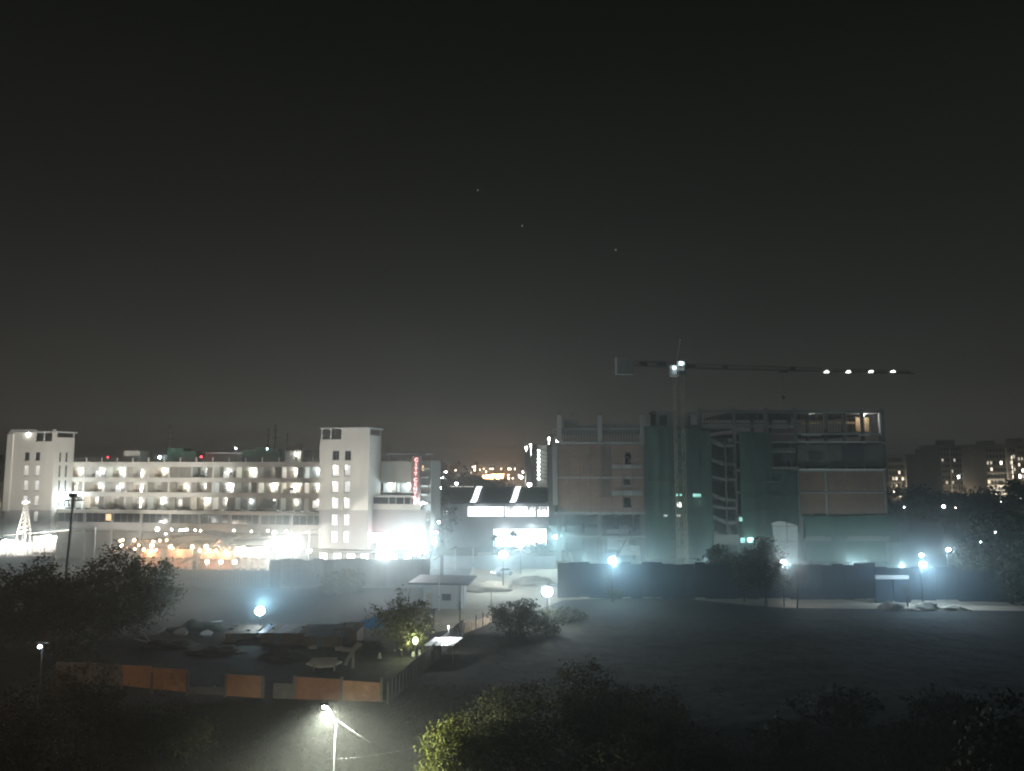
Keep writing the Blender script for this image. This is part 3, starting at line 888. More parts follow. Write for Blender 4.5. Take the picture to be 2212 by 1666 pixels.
# parapet work on the top of the left block
for i in range(30):
    x = XL + 1.0 + i * (xg0 - XL - 1.6) / 29
    cbw('shutter_prop', 'dark_metal', x - 0.05, x + 0.05, 0.2, 0.3, zl[955], cz(920) + random.uniform(-.5, .4))
cb('edge_beam', 'concrete_dark', 1218, 1290, 919, 926, 0.1, 0.6)
cb('edge_beam', 'concrete_dark', 1301, 1384, 915.5, 921, 0.1, 0.6)
cb('formwork_panel', 'concrete_dark', 1218, 1248, 905, 918.5, 0.3, 0.5)
cb('parapet_wall', 'concrete_dark', 1222, 1291, 928, 940, 0.3, 0.5)
cb('parapet_wall', 'concrete_dark', 1301, 1384, 923, 937, 0.3, 0.5)
# undercroft, left: lit recess behind columns
fill('undercroft_wall', 'white_sheet', 1318, 1366, 1150, 1196, (), 6, 6.2)
cb('site_cabin', 'white_sheet', 1340, 1382, 1180, 1200, 3.0, 5.4)
MB().bar((at(1340, 1200, YC).x - SX, 2.5, cz(1200)), (at(1366, 1150, YC).x - SX, 2.5, cz(1150)), 0.12).build('raking_prop', 'dark_metal', site)
# green debris netting hung in lengths, slightly wavy
def net(a, b, t, bo, m='net_green', y=-0.8, name='debris_net', amp=0.12):
    x0, x1 = at(a, t, YC + y).x - SX, at(b, t, YC + y).x - SX
    z0, z1 = max(0.15, cz(bo, 1550, YC + y)), cz(t, 1550, YC + y)
    nx, nz = max(3, int((x1 - x0) / 0.5)), max(3, int((z1 - z0) / 1.0))
    rows = []
    off = random.uniform(0, 50)
    for j in range(nz + 1):
        row = []
        for i in range(nx + 1):
            x, z = x0 + (x1 - x0) * i / nx, z0 + (z1 - z0) * j / nz
            n = mnoise.noise(Vector((x * 0.8 + off, z * 0.12, 1.7)))
            row.append((x, y + amp * n * 2, z))
        rows.append(row)
    b_ = MB()
    k = 0
    for lay in (0, 0.03):
        for row in rows:
            for p in row: b_.v.append((p[0], p[1] + lay, p[2]))
    C_ = nx + 1
    N_ = C_ * (nz + 1)
    for j in range(nz):
        for i in range(nx):
            q = j * C_ + i
            b_.f.append((q, q + 1, q + C_ + 1, q + C_))
            b_.f.append((N_ + q + C_, N_ + q + C_ + 1, N_ + q + 1, N_ + q))
    return b_.build(name, m, site, smooth=True)
for (a, b, t, bo, m) in ((1391, 1420, 921, 1206, 'net_green'), (1420.4, 1443, 926, 1205, 'net_green'), (1443.4, 1464, 926, 1206, 'net_dark'), (1464.4, 1486, 927, 1205, 'net_green'), (1486.4, 1512, 926, 1206, 'net_dark'), (1512.4, 1535, 931, 1203, 'net_green'),
                       (1596, 1624, 932, 1170, 'net_green'), (1624.4, 1663.5, 934, 1160, 'net_dark'), (1665.5, 1694, 1018, 1140, 'net_dark'), (1694.4, 1722, 1018, 1150, 'net_dark'),
                       (1739, 1790, 1116, 1158, 'net_green'), (1790.4, 1850, 1117, 1158, 'net_green'), (1850.4, 1914, 1116, 1157, 'net_green'), (1914.4, 1940, 1112, 1172, 'net_dark'),
                       (1739, 1795, 1169, 1212, 'net_green'), (1795.4, 1826, 1158.5, 1212, 'net_dark'), (1826.4, 1914, 1169, 1212, 'net_green')):
    net(a, b, t, bo, m)
fill('netted_wall', 'net_dark', 1592, 1726, 936, 1205, (), 1.2, 1.4)
fill('netted_wall', 'net_dark', 1393, 1535, 930, 1205, (), 1.2, 1.4)
pm('stair_concrete', (0.21, 0.20, 0.185), (0.14, 0.135, 0.125), 0.6)
# open stair: landings and flights going down to the right
sx0, sx1 = at(1536, 1050, YC).x - SX, at(1592, 1050, YC).x - SX
cbw('stair_back_wall', 'dark_metal', cxx(1536), cxx(1592), 5.5, 5.7, 0, cz(945))
for px_ in (1536, 1570, 1592): cb('stair_post', 'concrete_dark', px_ - 1.2, px_ + 1.2, 950, 1205, 0.0, 0.35)
for (y0, y1, y2) in ((948, 960, 967), (990, 1000, 1003), (1027, 1034, 1038), (1066, 1078, 1083), (1092, 1096, 1100), (1112, 1127, 1132), (1148, 1158, 1162)):
    zl0, zl1, zl2 = cz(y0), cz(y1), cz(y2)
    xm = sx0 + (sx1 - sx0) * 0.52
    f = MB()
    f.prism([(sx0 + 0.2, zl0), (sx0 + 0.2, zl0 - 0.5), (xm, zl1 - 0.5), (xm, zl1)], 0.3, 2.4)
    fo = f.build('stair_flight', 'stair_concrete', site)
    st = MB()
    n = 9
    for i in range(n):
        xa = sx0 + 0.2 + (xm - sx0 - 0.2) * i / n
        xb = sx0 + 0.2 + (xm - sx0 - 0.2) * (i + 1) / n
        zz = zl0 + (zl1 - zl0) * i / n
        st.box(xa, xb - 0.01, 0.32, 2.38, zz - 0.02, zz + 0.1)
    st.build('steps', 'stair_concrete', fo)
    MB().box(xm + 0.01, sx1, 0.25, 2.6, zl1 - 0.55, zl1 - 0.02).build('landing', 'stair_concrete', site)
    rb = MB()
    for k in (0.55, 1.0): rb.bar((xm, 0.3, zl1 + k), (sx1, 0.3, zl1 + k), 0.04)
    for k in range(4): rb.bar((xm + (sx1 - xm) * k / 3, 0.3, zl1), (xm + (sx1 - xm) * k / 3, 0.3, zl1 + 1), 0.035)
    rb.build('guard_rail', 'dark_metal', site)
fill('lower_wall', 'concrete', 1537, 1592, 1155, 1177, (), -0.3, 0.0)
# plant room on the roof with two square openings
x0, x1 = at(1420, 905, YC).x - SX, at(1510, 905, YC).x - SX
def o_(a, b, t, bo): return (at(a, 905, YC).x - SX, at(b, 905, YC).x - SX, cz(bo), cz(t))
MB().wall(x0, x1, cz(924), cz(889), 1.0, 1.3, [o_(1426, 1444, 896, 919), o_(1491, 1508, 895, 917)]).build('roof_room_wall', 'concrete', site)
MB().box(x0 - 0.3, x1 + 0.3, 0.8, 8, cz(889), cz(886)).build('roof_room_slab', 'concrete', site)
MB().box(x0, x1, 7.6, 7.9, cz(924), cz(889)).build('roof_room_wall', 'concrete_dark', site)
# upper right floors: slab edge, posts, screens, lit floor
cb('roof_edge_beam', 'concrete_dark', 1512, 1909, 886, 892, -0.25, 0.6)
cb('edge_beam', 'concrete_dark', 1512, 1726, 913, 917, -0.1, 0.5)
cb('edge_beam', 'concrete', 1512, 1726, 919, 924, -0.15, 0.5)
for px_ in (1512, 1587, 1656, 1719, 1907): cb('edge_post', 'concrete_dark', px_ - 3, px_ + 3, 882, 955, -0.3, 0.3)
for i in range(34):
    px_ = 1516 + i * 6.2
    cb('shutter_prop', 'dark_metal', px_ - 0.4, px_ + 0.4, 893, 913 + random.uniform(-1, 1), 0.2, 0.3)
for i in range(30):
    px_ = 1728 + i * 6
    if 1840 < px_ < 1880: continue
    cb('shutter_prop', 'dark_metal', px_ - 0.4, px_ + 0.4, 893, 938, 1.5 + (i % 3) * 2, 1.6 + (i % 3) * 2)
cb('floor_screen', 'brick_dark', 1664, 1720, 926, 952, 0.1, 0.3)
cb('floor_screen', 'concrete_dark', 1723, 1913, 960, 1008, 0.6, 0.8)
for (a, b, t, bo) in ((1747, 1774, 978, 994), (1690, 1716, 982, 996), (1820, 1866, 962, 996)):
    cb('opening_shade', 'dark_metal', a, b, t, bo, 0.35, 0.58)  # solid dark boxes stand in for the shade inside openings
cb('edge_beam', 'concrete_dark', 1664, 1720, 968, 974, -0.05, 0.3)
cb('edge_beam', 'concrete', 1664, 1720, 975, 978, -0.05, 0.3)
cb('painted_lit_column', 'white_sheet', 1900, 1904, 892, 940, 0.1, 0.5)  # lamp light on this column is put into its pale colour
fb = cb('formwork_box', 'formwork', 1848, 1878, 903, 932, 4.0, 7.5)
for k in range(5): cb('formwork_board', 'formwork', 1849 + k * 5.8, 1854 + k * 5.8, 902.5 + (k % 2), 932, 3.85, 3.98)
cb('formwork_beam', 'formwork', 1786, 1850, 912, 915, 4.2, 4.6)
cb('formwork_beam', 'formwork', 1731, 1772, 913, 916, 4.2, 4.6)
cb('guard_and_lit_edge', 'white_sheet', 1731, 1773, 936, 941, 0.3, 0.4)  # lit look of the rail is put into its pale colour
cb('guard_and_lit_edge', 'net_green', 1790, 1848, 934, 940, 0.3, 0.4)
cb('guard_and_lit_edge', 'white_sheet', 1854, 1880, 937, 941, 0.3, 0.4)
cb('guard_and_lit_edge', 'white_sheet', 1731, 1775, 954.4, 955.6, -0.3, -0.2)  # this pale strip and the next stand in for light along the slab line
cb('guard_and_lit_edge', 'white_sheet', 1787, 1876, 954.4, 955.6, -0.3, -0.2)
wl = at(1866, 897, YC + 2.6)
MB().sphere((0, 0, 0), 0.16, 8, 5).build('work_lamp', 'glow_soft', site, (wl.x - SX, 2.6, wl.z))
lamp_light(site, (wl.x - SX, 2.2, wl.z - 0.3), 380, WHITE, 0.2)
wl = at(1752, 897, YC + 2.6)
lamp_light(site, (wl.x - SX, 2.2, wl.z - 0.3), 70, WHITE, 0.2)
# brick bay on the right, hung under the bright slab edge
cb('slab_edge', 'white_sheet', 1727, 1914, 1013, 1016, -0.5, -0.13)
cb('slab_edge', 'concrete', 1664, 1726, 1009, 1014.5, -0.5, -0.13)
fill('brick_infill', 'brick', 1727, 1783, 1018, 1061.5)
fill('brick_infill', 'brick', 1788, 1912, 1018, 1061.5)
fill('brick_infill', 'brick', 1727, 1783, 1066, 1112)
fill('brick_infill', 'brick', 1788, 1912, 1066, 1112)
for px_ in (1725, 1785.5, 1913): cb('column', 'concrete', px_ - 2.4, px_ + 2.4, 1016.5, 1119, -0.12, 0.5)
cb('column', 'concrete', 1723, 1737, 1118, 1212, -0.3, 0.5)
cb('column', 'concrete', 1915, 1920, 1163, 1212, -0.6, 0.0)
cb('column', 'concrete', 1782, 1797, 1160, 1212, 0.0, 0.6)
cb('edge_beam', 'concrete', 1739, 1783, 1158.5, 1167, -0.95, -0.75)
cb('edge_beam', 'concrete', 1831, 1922, 1158.5, 1167, -0.95, -0.75)
# lights burning behind the netting
for (a, b, t, bo, m) in ((1460, 1466, 1067, 1073, 'lit_green'), (1468, 1473, 1067, 1073, 'lit_green'), (1497, 1505, 1067, 1074, 'lit_green'), (1506, 1514, 1067, 1074, 'lit_green'), (1463, 1472, 1085, 1096, 'shop_white'), (1462, 1470, 1112, 1116, 'lit_pane'), (1434, 1442, 1112, 1116, 'lit_pane_dim'),
                       (1600, 1609, 1162, 1173, 'lit_green'), (1615, 1628, 1162, 1172, 'lit_green'), (1597, 1604, 1118, 1126, 'lit_green')):
    cb('lit_opening', m, a, b, t, bo, -0.95, -0.88)
for (px_, py, W) in ((1510, 1085, 40), (1620, 1166, 200), (1466, 1092, 30)):
    q = at(px_, py, YC - 1.6)
    lamp_light(site, (q.x - SX, -1.6, q.z), W, (0.75, 1.0, 0.92), 0.4)
# scaffold tubes standing before the netting
sc_ = MB()
xa_, xb_ = cxx(1394) - SX, cxx(1534) - SX
for i in range(6): sc_.bar((xa_ + (xb_ - xa_) * i / 5, -1.5, 0), (xa_ + (xb_ - xa_) * i / 5, -1.5, cz(927) + random.uniform(-.3, 1.2)), 0.045, 5)
for k in range(9):
    z_ = 2 + k * 3.0
    sc_.bar((xa_ - .3, -1.52, z_), (xb_ + .3, -1.52, z_ + random.uniform(-.1, .1)), 0.04, 5)
xa_, xb_ = cxx(1597) - SX, cxx(1722) - SX
for i in range(5): sc_.bar((xa_ + (xb_ - xa_) * i / 4, -1.5, 0), (xa_ + (xb_ - xa_) * i / 4, -1.5, cz(1010 if i > 1 else 935)), 0.045, 5)
for k in range(6): sc_.bar((xa_ - .3, -1.52, 2 + k * 3), (xb_ + .3, -1.52, 2 + k * 3), 0.04, 5)
xa_, xb_ = cxx(1206) - SX, cxx(1388) - SX
for i in range(9): sc_.bar((xa_ + (xb_ - xa_) * i / 8, -1.3, 10.2), (xa_ + (xb_ - xa_) * i / 8, -1.3, cz(955) - random.uniform(.2, 4)), 0.04, 5)
for k in range(5): sc_.bar((xa_, -1.32, 11.5 + k * 2.7), (xb_, -1.32, 11.5 + k * 2.7), 0.035, 5)
tag(sc_.build('scaffold_tubes', 'dark_metal', site), kind='stuff')
bd = random.Random(9)
for k in range(12):
    x_ = cxx(bd.choice((1210, 1260, 1330, 1400, 1450, 1500, 1600, 1650))) - SX
    z_ = 2.05 + bd.randrange(0, 7) * 3.0
    MB().box(x_, x_ + bd.uniform(2, 4), -1.7, -1.2, z_, z_ + .06).build('scaffold_board', 'timber', site)
# starter bars on top
sbm = MB()
for px_ in (1208, 1296, 1389, 1235, 1241):
    for k in range(5):
        q = at(px_ - 4 + k * 2, 897, YC)
        sbm.bar((q.x - SX, 0.1, q.z), (q.x - SX + random.uniform(-.2, .2), 0.1, q.z + random.uniform(.5, 1.3)), 0.03)
for i in range(40):
    q = at(1516 + i * 9.8, 886, YC)
    if random.random() < 0.6: sbm.bar((q.x - SX, 0.1, q.z), (q.x - SX, 0.1, q.z + random.uniform(.2, .9)), 0.03)
tag(sbm.build('starter_bars', 'dark_metal', site), kind='stuff')
# loose white sheeting heap at the foot of the wall
def blob(name, m, c, r, label=None, cat=None, seed=0, n=26, mm=14, flat=1.0, rough=0.25, parent=None, group=None, freq=1.2):
    b = MB().sphere((0, 0, 0), 1.0, n, mm)
    o = Vector((seed * 3.1, seed * 1.7, 0))
    nv = []
    for v in b.v:
        k = 1 + rough * mnoise.noise(Vector(v) * freq + o) + rough * 0.4 * mnoise.noise(Vector(v) * freq * 3 + o)
        x, y, z = v
        if z < 0:
            h_ = math.hypot(x, y)
            if h_ > 0.02: x, y = x / h_, y / h_
            nv.append((x * r[0] * k, y * r[1] * k, -0.12))
        else:
            nv.append((x * r[0] * k, y * r[1] * k, (z ** 1.35) * r[2] * k))
    b.v = nv
    ob = b.build(name, m, parent, c, True)
    if label: tag(ob, label, cat, group)
    return ob
q = at(1694, 1212, YC - 2.4)
sh = MB()
rows = []
xw0, xw1 = at(1667, 1170, YC - 1.2).x, at(1724, 1170, YC - 1.2).x
for j in range(9):
    t = j / 8
    row = []
    for i in range(11):
        s_ = i / 10
        x = xw0 + (xw1 - xw0) * (s_ * (1 - 0.25 * (1 - t)) + 0.2 * (1 - t) * (1 - 0.2 * s_))
        top = cz(1125 + 18 * abs(s_ - 0.35) ** 1.4)
        z = 0.3 + (top - 0.3) * t
        row.append((x, YC - 1.3 - 0.5 * (1 - t) + 0.15 * mnoise.noise(Vector((x, z * 0.5, 3))), z))
    rows.append(row)
bS = MB()
for lay in (0, 0.05):
    for row in rows:
        for p in row: bS.v.append((p[0], p[1] + lay, p[2]))
for j in range(8):
    for i in range(10):
        a_ = j * 11 + i
        bS.f.append((a_, a_ + 1, a_ + 12, a_ + 11))
        bS.f.append((99 + a_ + 11, 99 + a_ + 12, 99 + a_ + 1, 99 + a_))
tag(bS.build('plastic_sheet', 'white_sheet', None, None, True), 'large pale plastic sheet hung on the netted unfinished building', 'plastic sheet')

# ================================================================== TOWER CRANE
YK = 149.0
pm('crane_dark', (0.07, 0.058, 0.045), (0.045, 0.038, 0.03), 1.0, 0.6)
kx = at(1474, 1205, YK).x
crane = thing('tower_crane', 'tall lattice tower crane with a long level jib over the unfinished building', 'crane', (kx, YK, 0))
zj = at(1474, 797, YK).z
ms = MB()
hw = 0.82
for a in (-hw, hw):
    for b in (-hw, hw): ms.bar((a, b, 0.4), (a, b, zj - 1.2), 0.085)
seg = 1.75
n = int((zj - 1.6) / seg)
for i in range(n):
    z0, z1 = 0.4 + i * seg, 0.4 + (i + 1) * seg
    for (p, q) in (((-hw, -hw), (hw, -hw)), ((hw, -hw), (hw, hw)), ((hw, hw), (-hw, hw)), ((-hw, hw), (-hw, -hw))):
        ms.bar((*p, z0), (*q, z1) if i % 2 else (*q, z0), 0.05)
        ms.bar((*p, z0), (*q, z1), 0.05) if i % 2 == 0 else ms.bar((*q, z0), (*p, z1), 0.05)
ms.build('mast', 'crane_paint', crane)
bx('foundation', 'concrete', crane, -2, 2, -2, 2, 0, 0.4)
bx('slewing_ring', 'dark_metal', crane, -1.2, 1.2, -1.2, 1.2, zj - 1.2, zj - 0.5)
bx('turntable', 'crane_white', crane, -1.0, 1.0, -0.9, 0.9, zj - 0.49, zj + 0.3)
CR = R(7.0)
def jx(px):                            # distance along the jib, which swings a little away from the viewer
    r_ = at(px, 797, YK).x / YK
    return (r_ * YK - kx) / (math.cos(CR) - r_ * math.sin(CR))
crane.rotation_euler = (0, 0, CR)
jl = jx(1975)
jm = MB()
nj = 34
jh = 0.95
zz0 = zj + 0.15
for b in (-0.55, 0.55): jm.bar((1.0, b, zz0), (jl, b, zz0 - 0.35), 0.085)
jm.bar((1.0, 0, zz0 + jh), (jl - 1, 0, zz0 + jh * 0.45 - 0.35), 0.085)
for i in range(nj):
    xa, xb = 1.0 + (jl - 1.5) * i / nj, 1.0 + (jl - 1.5) * (i + 1) / nj
    xm = (xa + xb) / 2
    dz = -0.35 * xm / jl
    ht_ = jh * (1 - 0.55 * xm / jl)
    for b in (-0.55, 0.55):
        jm.bar((xa, b, zz0 - 0.35 * xa / jl), (xm, 0, zz0 + dz + ht_), 0.04)
        jm.bar((xm, 0, zz0 + dz + ht_), (xb, b, zz0 - 0.35 * xb / jl), 0.028)
    jm.bar((xa, -0.55, zz0 - 0.35 * xa / jl), (xa, 0.55, zz0 - 0.35 * xa / jl), 0.025)
jm.build('jib', 'crane_dark', crane)
cl = jx(1330)
cj = MB()
for b in (-0.6, 0.6):
    cj.bar((-1.0, b, zj + 0.3), (cl, b, zj + 0.55), 0.07)
    cj.bar((-1.0, b, zj + 1.3), (cl + 3, b, zj + 1.45), 0.04)
for i in range(12):
    x = -1.2 + (cl + 2.0) * i / 11
    for b in (-0.6, 0.6): cj.bar((x, b, zj + 0.35), (x, b, zj + 1.4), 0.03)
    cj.bar((x, -0.6, zj + 0.4), (x, 0.6, zj + 0.4), 0.04)
cj.build('counter_jib', 'crane_dark', crane)
bx('winch_box', 'dark_metal', crane, -7.9, -6.6, -0.5, 0.5, zj + 0.5, zj + 1.3)
bx('electric_cabinet', 'dark_metal', crane, -4.2, -2.6, -0.5, 0.5, zj + 0.4, zj + 1.4)
for k in range(4):
    x0 = cl + 0.05 + k * 0.88
    bx('counterweight', 'concrete', crane, x0, x0 + 0.84, -0.75, 0.75, at(1340, 811, YK).z, at(1340, 775, YK).z)
cbx = -1.35
cab = MB()
cab.box(cbx - 0.75, cbx + 0.75, -2.3, -0.92, zj - 1.75, zj - 1.6).box(cbx - 0.75, cbx + 0.75, -2.3, -0.92, zj + 0.35, zj + 0.45)
for a in (-0.7, 0.7):
    for b in (-2.25, -0.97): cab.bar((cbx + a, b, zj - 1.7), (cbx + a, b, zj + 0.4), 0.07)
cab.box(cbx - 0.75, cbx + 0.75, -0.97, -0.92, zj - 1.6, zj + 0.35).box(cbx - 0.75, cbx + 0.75, -2.3, -2.22, zj - 0.75, zj - 0.6)
co_ = cab.build('operator_cab', 'crane_white', crane)
MB().box(cbx - 0.6, cbx + 0.6, -1.6, -1.5, zj - 1.4, zj + 0.2).build('seat_back', 'white_metal', co_)
lamp_light(crane, (cbx, -1.9, zj + 0.1), 55, COOL, 0.15)
bx('control_box', 'crane_white', crane, -0.6, 0.9, -1.6, -0.95, zj + 0.5, zj + 1.35)
bx('cab_lamp', 'glow_cool', crane, 0.0, 0.35, -1.75, -1.62, zj + 0.7, zj + 1.1)
lamp_light(crane, (0.2, -2.3, zj + 1.0), 55, COOL, 0.1)
MB().bar((-0.3, 0, zj + 1.2), (0.6, 0, at(1466, 735, YK).z), 0.035).sphere((0.6, 0, at(1466, 735, YK).z), 0.14, 6, 4).build('aerial', 'galv', crane)
for px_ in (1487, 1497, 1566, 1712): bx('jib_box', 'dark_metal', crane, jx(px_ - 4), jx(px_ + 4), -0.5, 0.5, zj + 0.1, zj + 0.85)
tx = jx(1690)
MB().box(tx - 0.7, tx + 0.7, -0.7, 0.7, zj - 0.5, zj - 0.25).build('trolley', 'dark_metal', crane)
MB().bar((tx, 0, zj - 0.5), (tx, 0, zj - 5.2), 0.025).box(tx - 0.25, tx + 0.25, -0.15, 0.15, zj - 5.9, zj - 5.2).bar((tx, 0, zj - 5.9), (tx, 0, zj - 6.4), 0.06).build('hook_block', 'dark_metal', crane)
for k, (px_, W) in enumerate(((1785, 900), (1832, 1000), (1881, 1500), (1928, 500))):
    q = at(px_, 803, YK + math.sin(CR) * jx(px_))
    x = jx(px_)
    l_ = MB().prism([(x - 0.15, q.z + 0.2), (x + 0.2, q.z + 0.2), (x + 0.42, q.z - 0.2), (x - 0.38, q.z - 0.2)], -0.35, 0.35).build('jib_lamp', 'glow_soft', crane)
    MB().bar((x, 0, q.z + 0.15), (x, 0, zj - 0.2), 0.05).build('bracket', 'dark_metal', l_)
    lamp_light(crane, (x, 0.1, q.z - 0.5), W, COOL, 0.3, 100, (0.10, 0.85, -1), 0.9)

# ================================================================== PLANTS
def leaf_mesh(name, m, blobs, n, size, seed, clusters=None, spread=0.5, droop=0.0):
    r = random.Random(seed)
    vol = [b[1][0] * b[1][1] * b[1][2] for b in blobs]
    tot = sum(vol)
    K = clusters or max(12, n // 28)
    cs = []
    for _ in range(K):
        t = r.random() * tot
        for b, w in zip(blobs, vol):
            t -= w
            if t <= 0: break
        while True:
            d = Vector((r.gauss(0, 1), r.gauss(0, 1), r.gauss(0, 1)))
            if d.length > 1e-3: break
        d.normalize()
        rad = r.random() ** 0.42
        cs.append((Vector((b[0][0] + d.x * b[1][0] * rad, b[0][1] + d.y * b[1][1] * rad, b[0][2] + d.z * b[1][2] * rad)), d, r.uniform(0.55, 1.35)))
    v, f = [], []
    for i in range(n):
        c, d, k = cs[r.randrange(K)]
        s = spread * k
        p = c + Vector((r.gauss(0, s), r.gauss(0, s), r.gauss(0, s * 0.75)))
        if p.z < 0.1: p.z = 0.1 + r.random() * 0.2
        nrm = (d * 0.6 + Vector((r.gauss(0, 1), r.gauss(0, 1), r.gauss(0, 1)))).normalized()
        a = nrm.cross(Vector((r.gauss(0, 1), r.gauss(0, 1), r.gauss(0, 1)))).normalized()
        if droop: a = (a + Vector((0, 0, -droop))).normalized()
        b_ = nrm.cross(a).normalized()
        L_ = size * r.uniform(0.6, 1.5)
        W_ = L_ * r.uniform(0.35, 0.6)
        q = len(v)
        v += [tuple(p - a * L_), tuple(p + b_ * W_ - a * L_ * 0.1), tuple(p + a * L_), tuple(p - b_ * W_ + a * L_ * 0.1)]
        f.append((q, q + 1, q + 2, q + 3))
    me = bpy.data.meshes.new(name)
    me.from_pydata(v, [], f)
    me.materials.append(M[m])
    me.update()
    return me
def limbs(blobs, hgt, r0, seed, n=7, lean=(0, 0)):
    r = random.Random(seed)
    b = MB()
    fork = Vector((lean[0] * 0.4, lean[1] * 0.4, hgt * 0.32))
    b.bar((0, 0, -0.1), fork, r0, 8, r0 * 0.72)
    for i in range(n):
        c, e = blobs[i % len(blobs)]
        tip = Vector((c[0] + r.uniform(-.6, .6) * e[0], c[1] + r.uniform(-.6, .6) * e[1], c[2] + r.uniform(-.3, .7) * e[2]))
        mid = fork.lerp(tip, 0.5) + Vector((r.uniform(-.3, .3), r.uniform(-.3, .3), r.uniform(0, .4)))
        b.bar(fork, mid, r0 * 0.5, 6, r0 * 0.3)
        b.bar(mid, tip, r0 * 0.3, 5, r0 * 0.08)
        for _ in range(3):
            s = mid.lerp(tip, r.uniform(0.1, 0.9))
            b.bar(s, s + Vector((r.uniform(-1, 1), r.uniform(-1, 1), r.uniform(0.1, 1))) * e[0] * 0.35, r0 * 0.13, 4, r0 * 0.04)
    return b
def tree(name, label, cat, p, blobs, n, size, seed, leaf='leaf_dark', r0=0.22, spread=0.5, clusters=None, group=None, droop=0.0, nl=7, lean=(0, 0)):
    t = thing(name, label, cat, (p[0], p[1], 0), 0, group)
    hgt = max(c[2] for c, e in blobs)
    limbs(blobs, hgt, r0, seed, nl, lean).build('trunk', 'bark', t)
    link('crown', leaf_mesh('crown', leaf, blobs, n, size, seed, clusters, spread, droop), t)
    return t
def shrub(name, label, cat, p, blobs, n, size, seed, leaf='leaf_dark', spread=0.4, group=None, clusters=None, droop=0.0):
    t = thing(name, label, cat, (p[0], p[1], 0), 0, group)
    r = random.Random(seed)
    b = MB()
    for i in range(6):
        c, e = blobs[i % len(blobs)]
        b.bar((r.uniform(-.3, .3), r.uniform(-.3, .3), -0.1), (c[0] + r.uniform(-.5, .5) * e[0], c[1], c[2]), 0.06, 5, 0.02)
    b.build('stems', 'bark', t)
    link('crown', leaf_mesh('crown', leaf, blobs, n, size, seed, clusters, spread, droop), t)
    return t
def bare(name, label, p, hgt, seed, wid=0.5, n=9, r0=0.12, group=None):
    t = thing(name, label, 'tree', (p[0], p[1], 0), 0, group)
    r = random.Random(seed)
    b = MB()
    def grow(q, d, L_, rad, lev):
        e = q + d * L_
        b.bar(q, e, rad, 5 if lev > 1 else 4, rad * 0.6)
        if lev == 0: return
        for _ in range(3 if lev > 1 else 4):
            nd = (d + Vector((r.gauss(0, wid), r.gauss(0, wid), r.gauss(0.1, wid * 0.6)))).normalized()
            grow(q + d * L_ * r.uniform(0.55, 1), nd, L_ * r.uniform(0.55, 0.8), rad * 0.55, lev - 1)
    for k in range(2): grow(Vector((0, 0, 0)), Vector((r.gauss(0, .15), r.gauss(0, .15), 1)).normalized(), hgt * 0.36, r0, 4)
    b.build('branches', 'bark', t)
    return t
def E(x, y, z, a, b, c): return ((x, y, z), (a, b, c))

# big trees on the left, before the market
g = gnd(232, 1384)
tree('broadleaf_tree', 'big round dark tree at the foot of the leaning power pole', 'tree', g, [E(0, 0, 6.2, 4.6, 3.5, 3.6), E(-3, 1, 4.6, 3, 3, 3.2), E(3.6, 0, 5.0, 3, 3, 3.2), E(0.5, 0, 9.2, 2.6, 2, 2.0), E(3.2, .4, 8.4, 1.8, 1.6, 1.5), E(0, 0, 2.4, 4.6, 3, 2.2)], 13000, 0.17, 21, 'leaf_dark', 0.3, 0.5, 420)
g = gnd(95, 1390)
tree('broadleaf_tree', 'dark bushy tree beside the frame edge with a pointed top, left of the power pole', 'tree', g, [E(0, 0, 5.6, 3.6, 3, 3.3), E(-1, 0, 8.4, 1.6, 1.5, 2.0), E(2.2, 0, 4.2, 2.6, 2.4, 2.8), E(0, 0, 2.2, 4.4, 3, 2.0)], 10000, 0.17, 22, 'leaf_dark', 0.26, 0.48, 320)
g = gnd(5, 1400)
tree('broadleaf_tree', 'dark tree cut by the left edge of the view', 'tree', g, [E(0, 0, 5.6, 3.2, 3, 3.4), E(-2, 0, 4.0, 3, 3, 3.2), E(1, 0, 2.2, 4, 3, 2.0)], 8000, 0.17, 23, 'leaf_dark', 0.26, 0.48, 260)
g = gnd(318, 1350)
tree('broadleaf_tree', 'thin spreading tree at the outer side of the big dark trees', 'tree', g, [E(0, 0, 5.2, 2.6, 2.4, 2.6), E(1.6, 0, 7.0, 2, 1.6, 1.4), E(2.6, 0, 4.0, 1.6, 1.6, 2), E(0, 0, 2.4, 3, 2, 2)], 4200, 0.17, 24, 'leaf_dark', 0.18, 0.5, 170)
# the middle tree lit from behind
g = gnd(868, 1418)
tree('young_tree', 'open crowned tree with upright shoots, lit yellow-green from inside, by the blue tarpaulin', 'tree', g, [E(0, 0, 4.4, 2.9, 2.2, 1.9), E(-1.4, 0, 3.0, 2.2, 2, 1.6), E(1.8, 0, 3.1, 2.2, 2, 1.6), E(-1.9, 0, 5.8, 0.5, .5, .9), E(-.3, 0, 7.0, 0.22, .22, .8), E(0.9, 0, 6.9, 0.22, .22, .8), E(2.0, 0, 5.3, 0.6, .6, .8), E(-3.2, 0, 5.0, 0.6, .6, .4), E(1.2, -.3, 1.9, 1.7, 1.2, 1.1)], 4200, 0.15, 25, 'leaf_mid', 0.17, 0.34, 190, nl=12)
# dark bush at the road bend
g = gnd(1120, 1372)
shrub('roadside_bush', 'large dark bush at the bend of the lit dirt road', 'bush', g, [E(0, 0, 1.9, 3.2, 2.4, 2.1), E(1.2, 0, 3.0, 1.2, 1.2, 1.2), E(-2.2, 0, 2.3, 1.5, 1.8, 1.7), E(3.4, 0, 1.3, 2, 2, 1.4)], 7000, 0.14, 26, 'leaf_dark', 0.32, None, 260)
g = gnd(1210, 1345)
shrub('roadside_bush', 'low dark bush under the brightest road lamp', 'bush', g, [E(0, 0, 0.8, 3.4, 1.5, 1.0)], 1100, 0.17, 27, 'leaf_dark', 0.3)
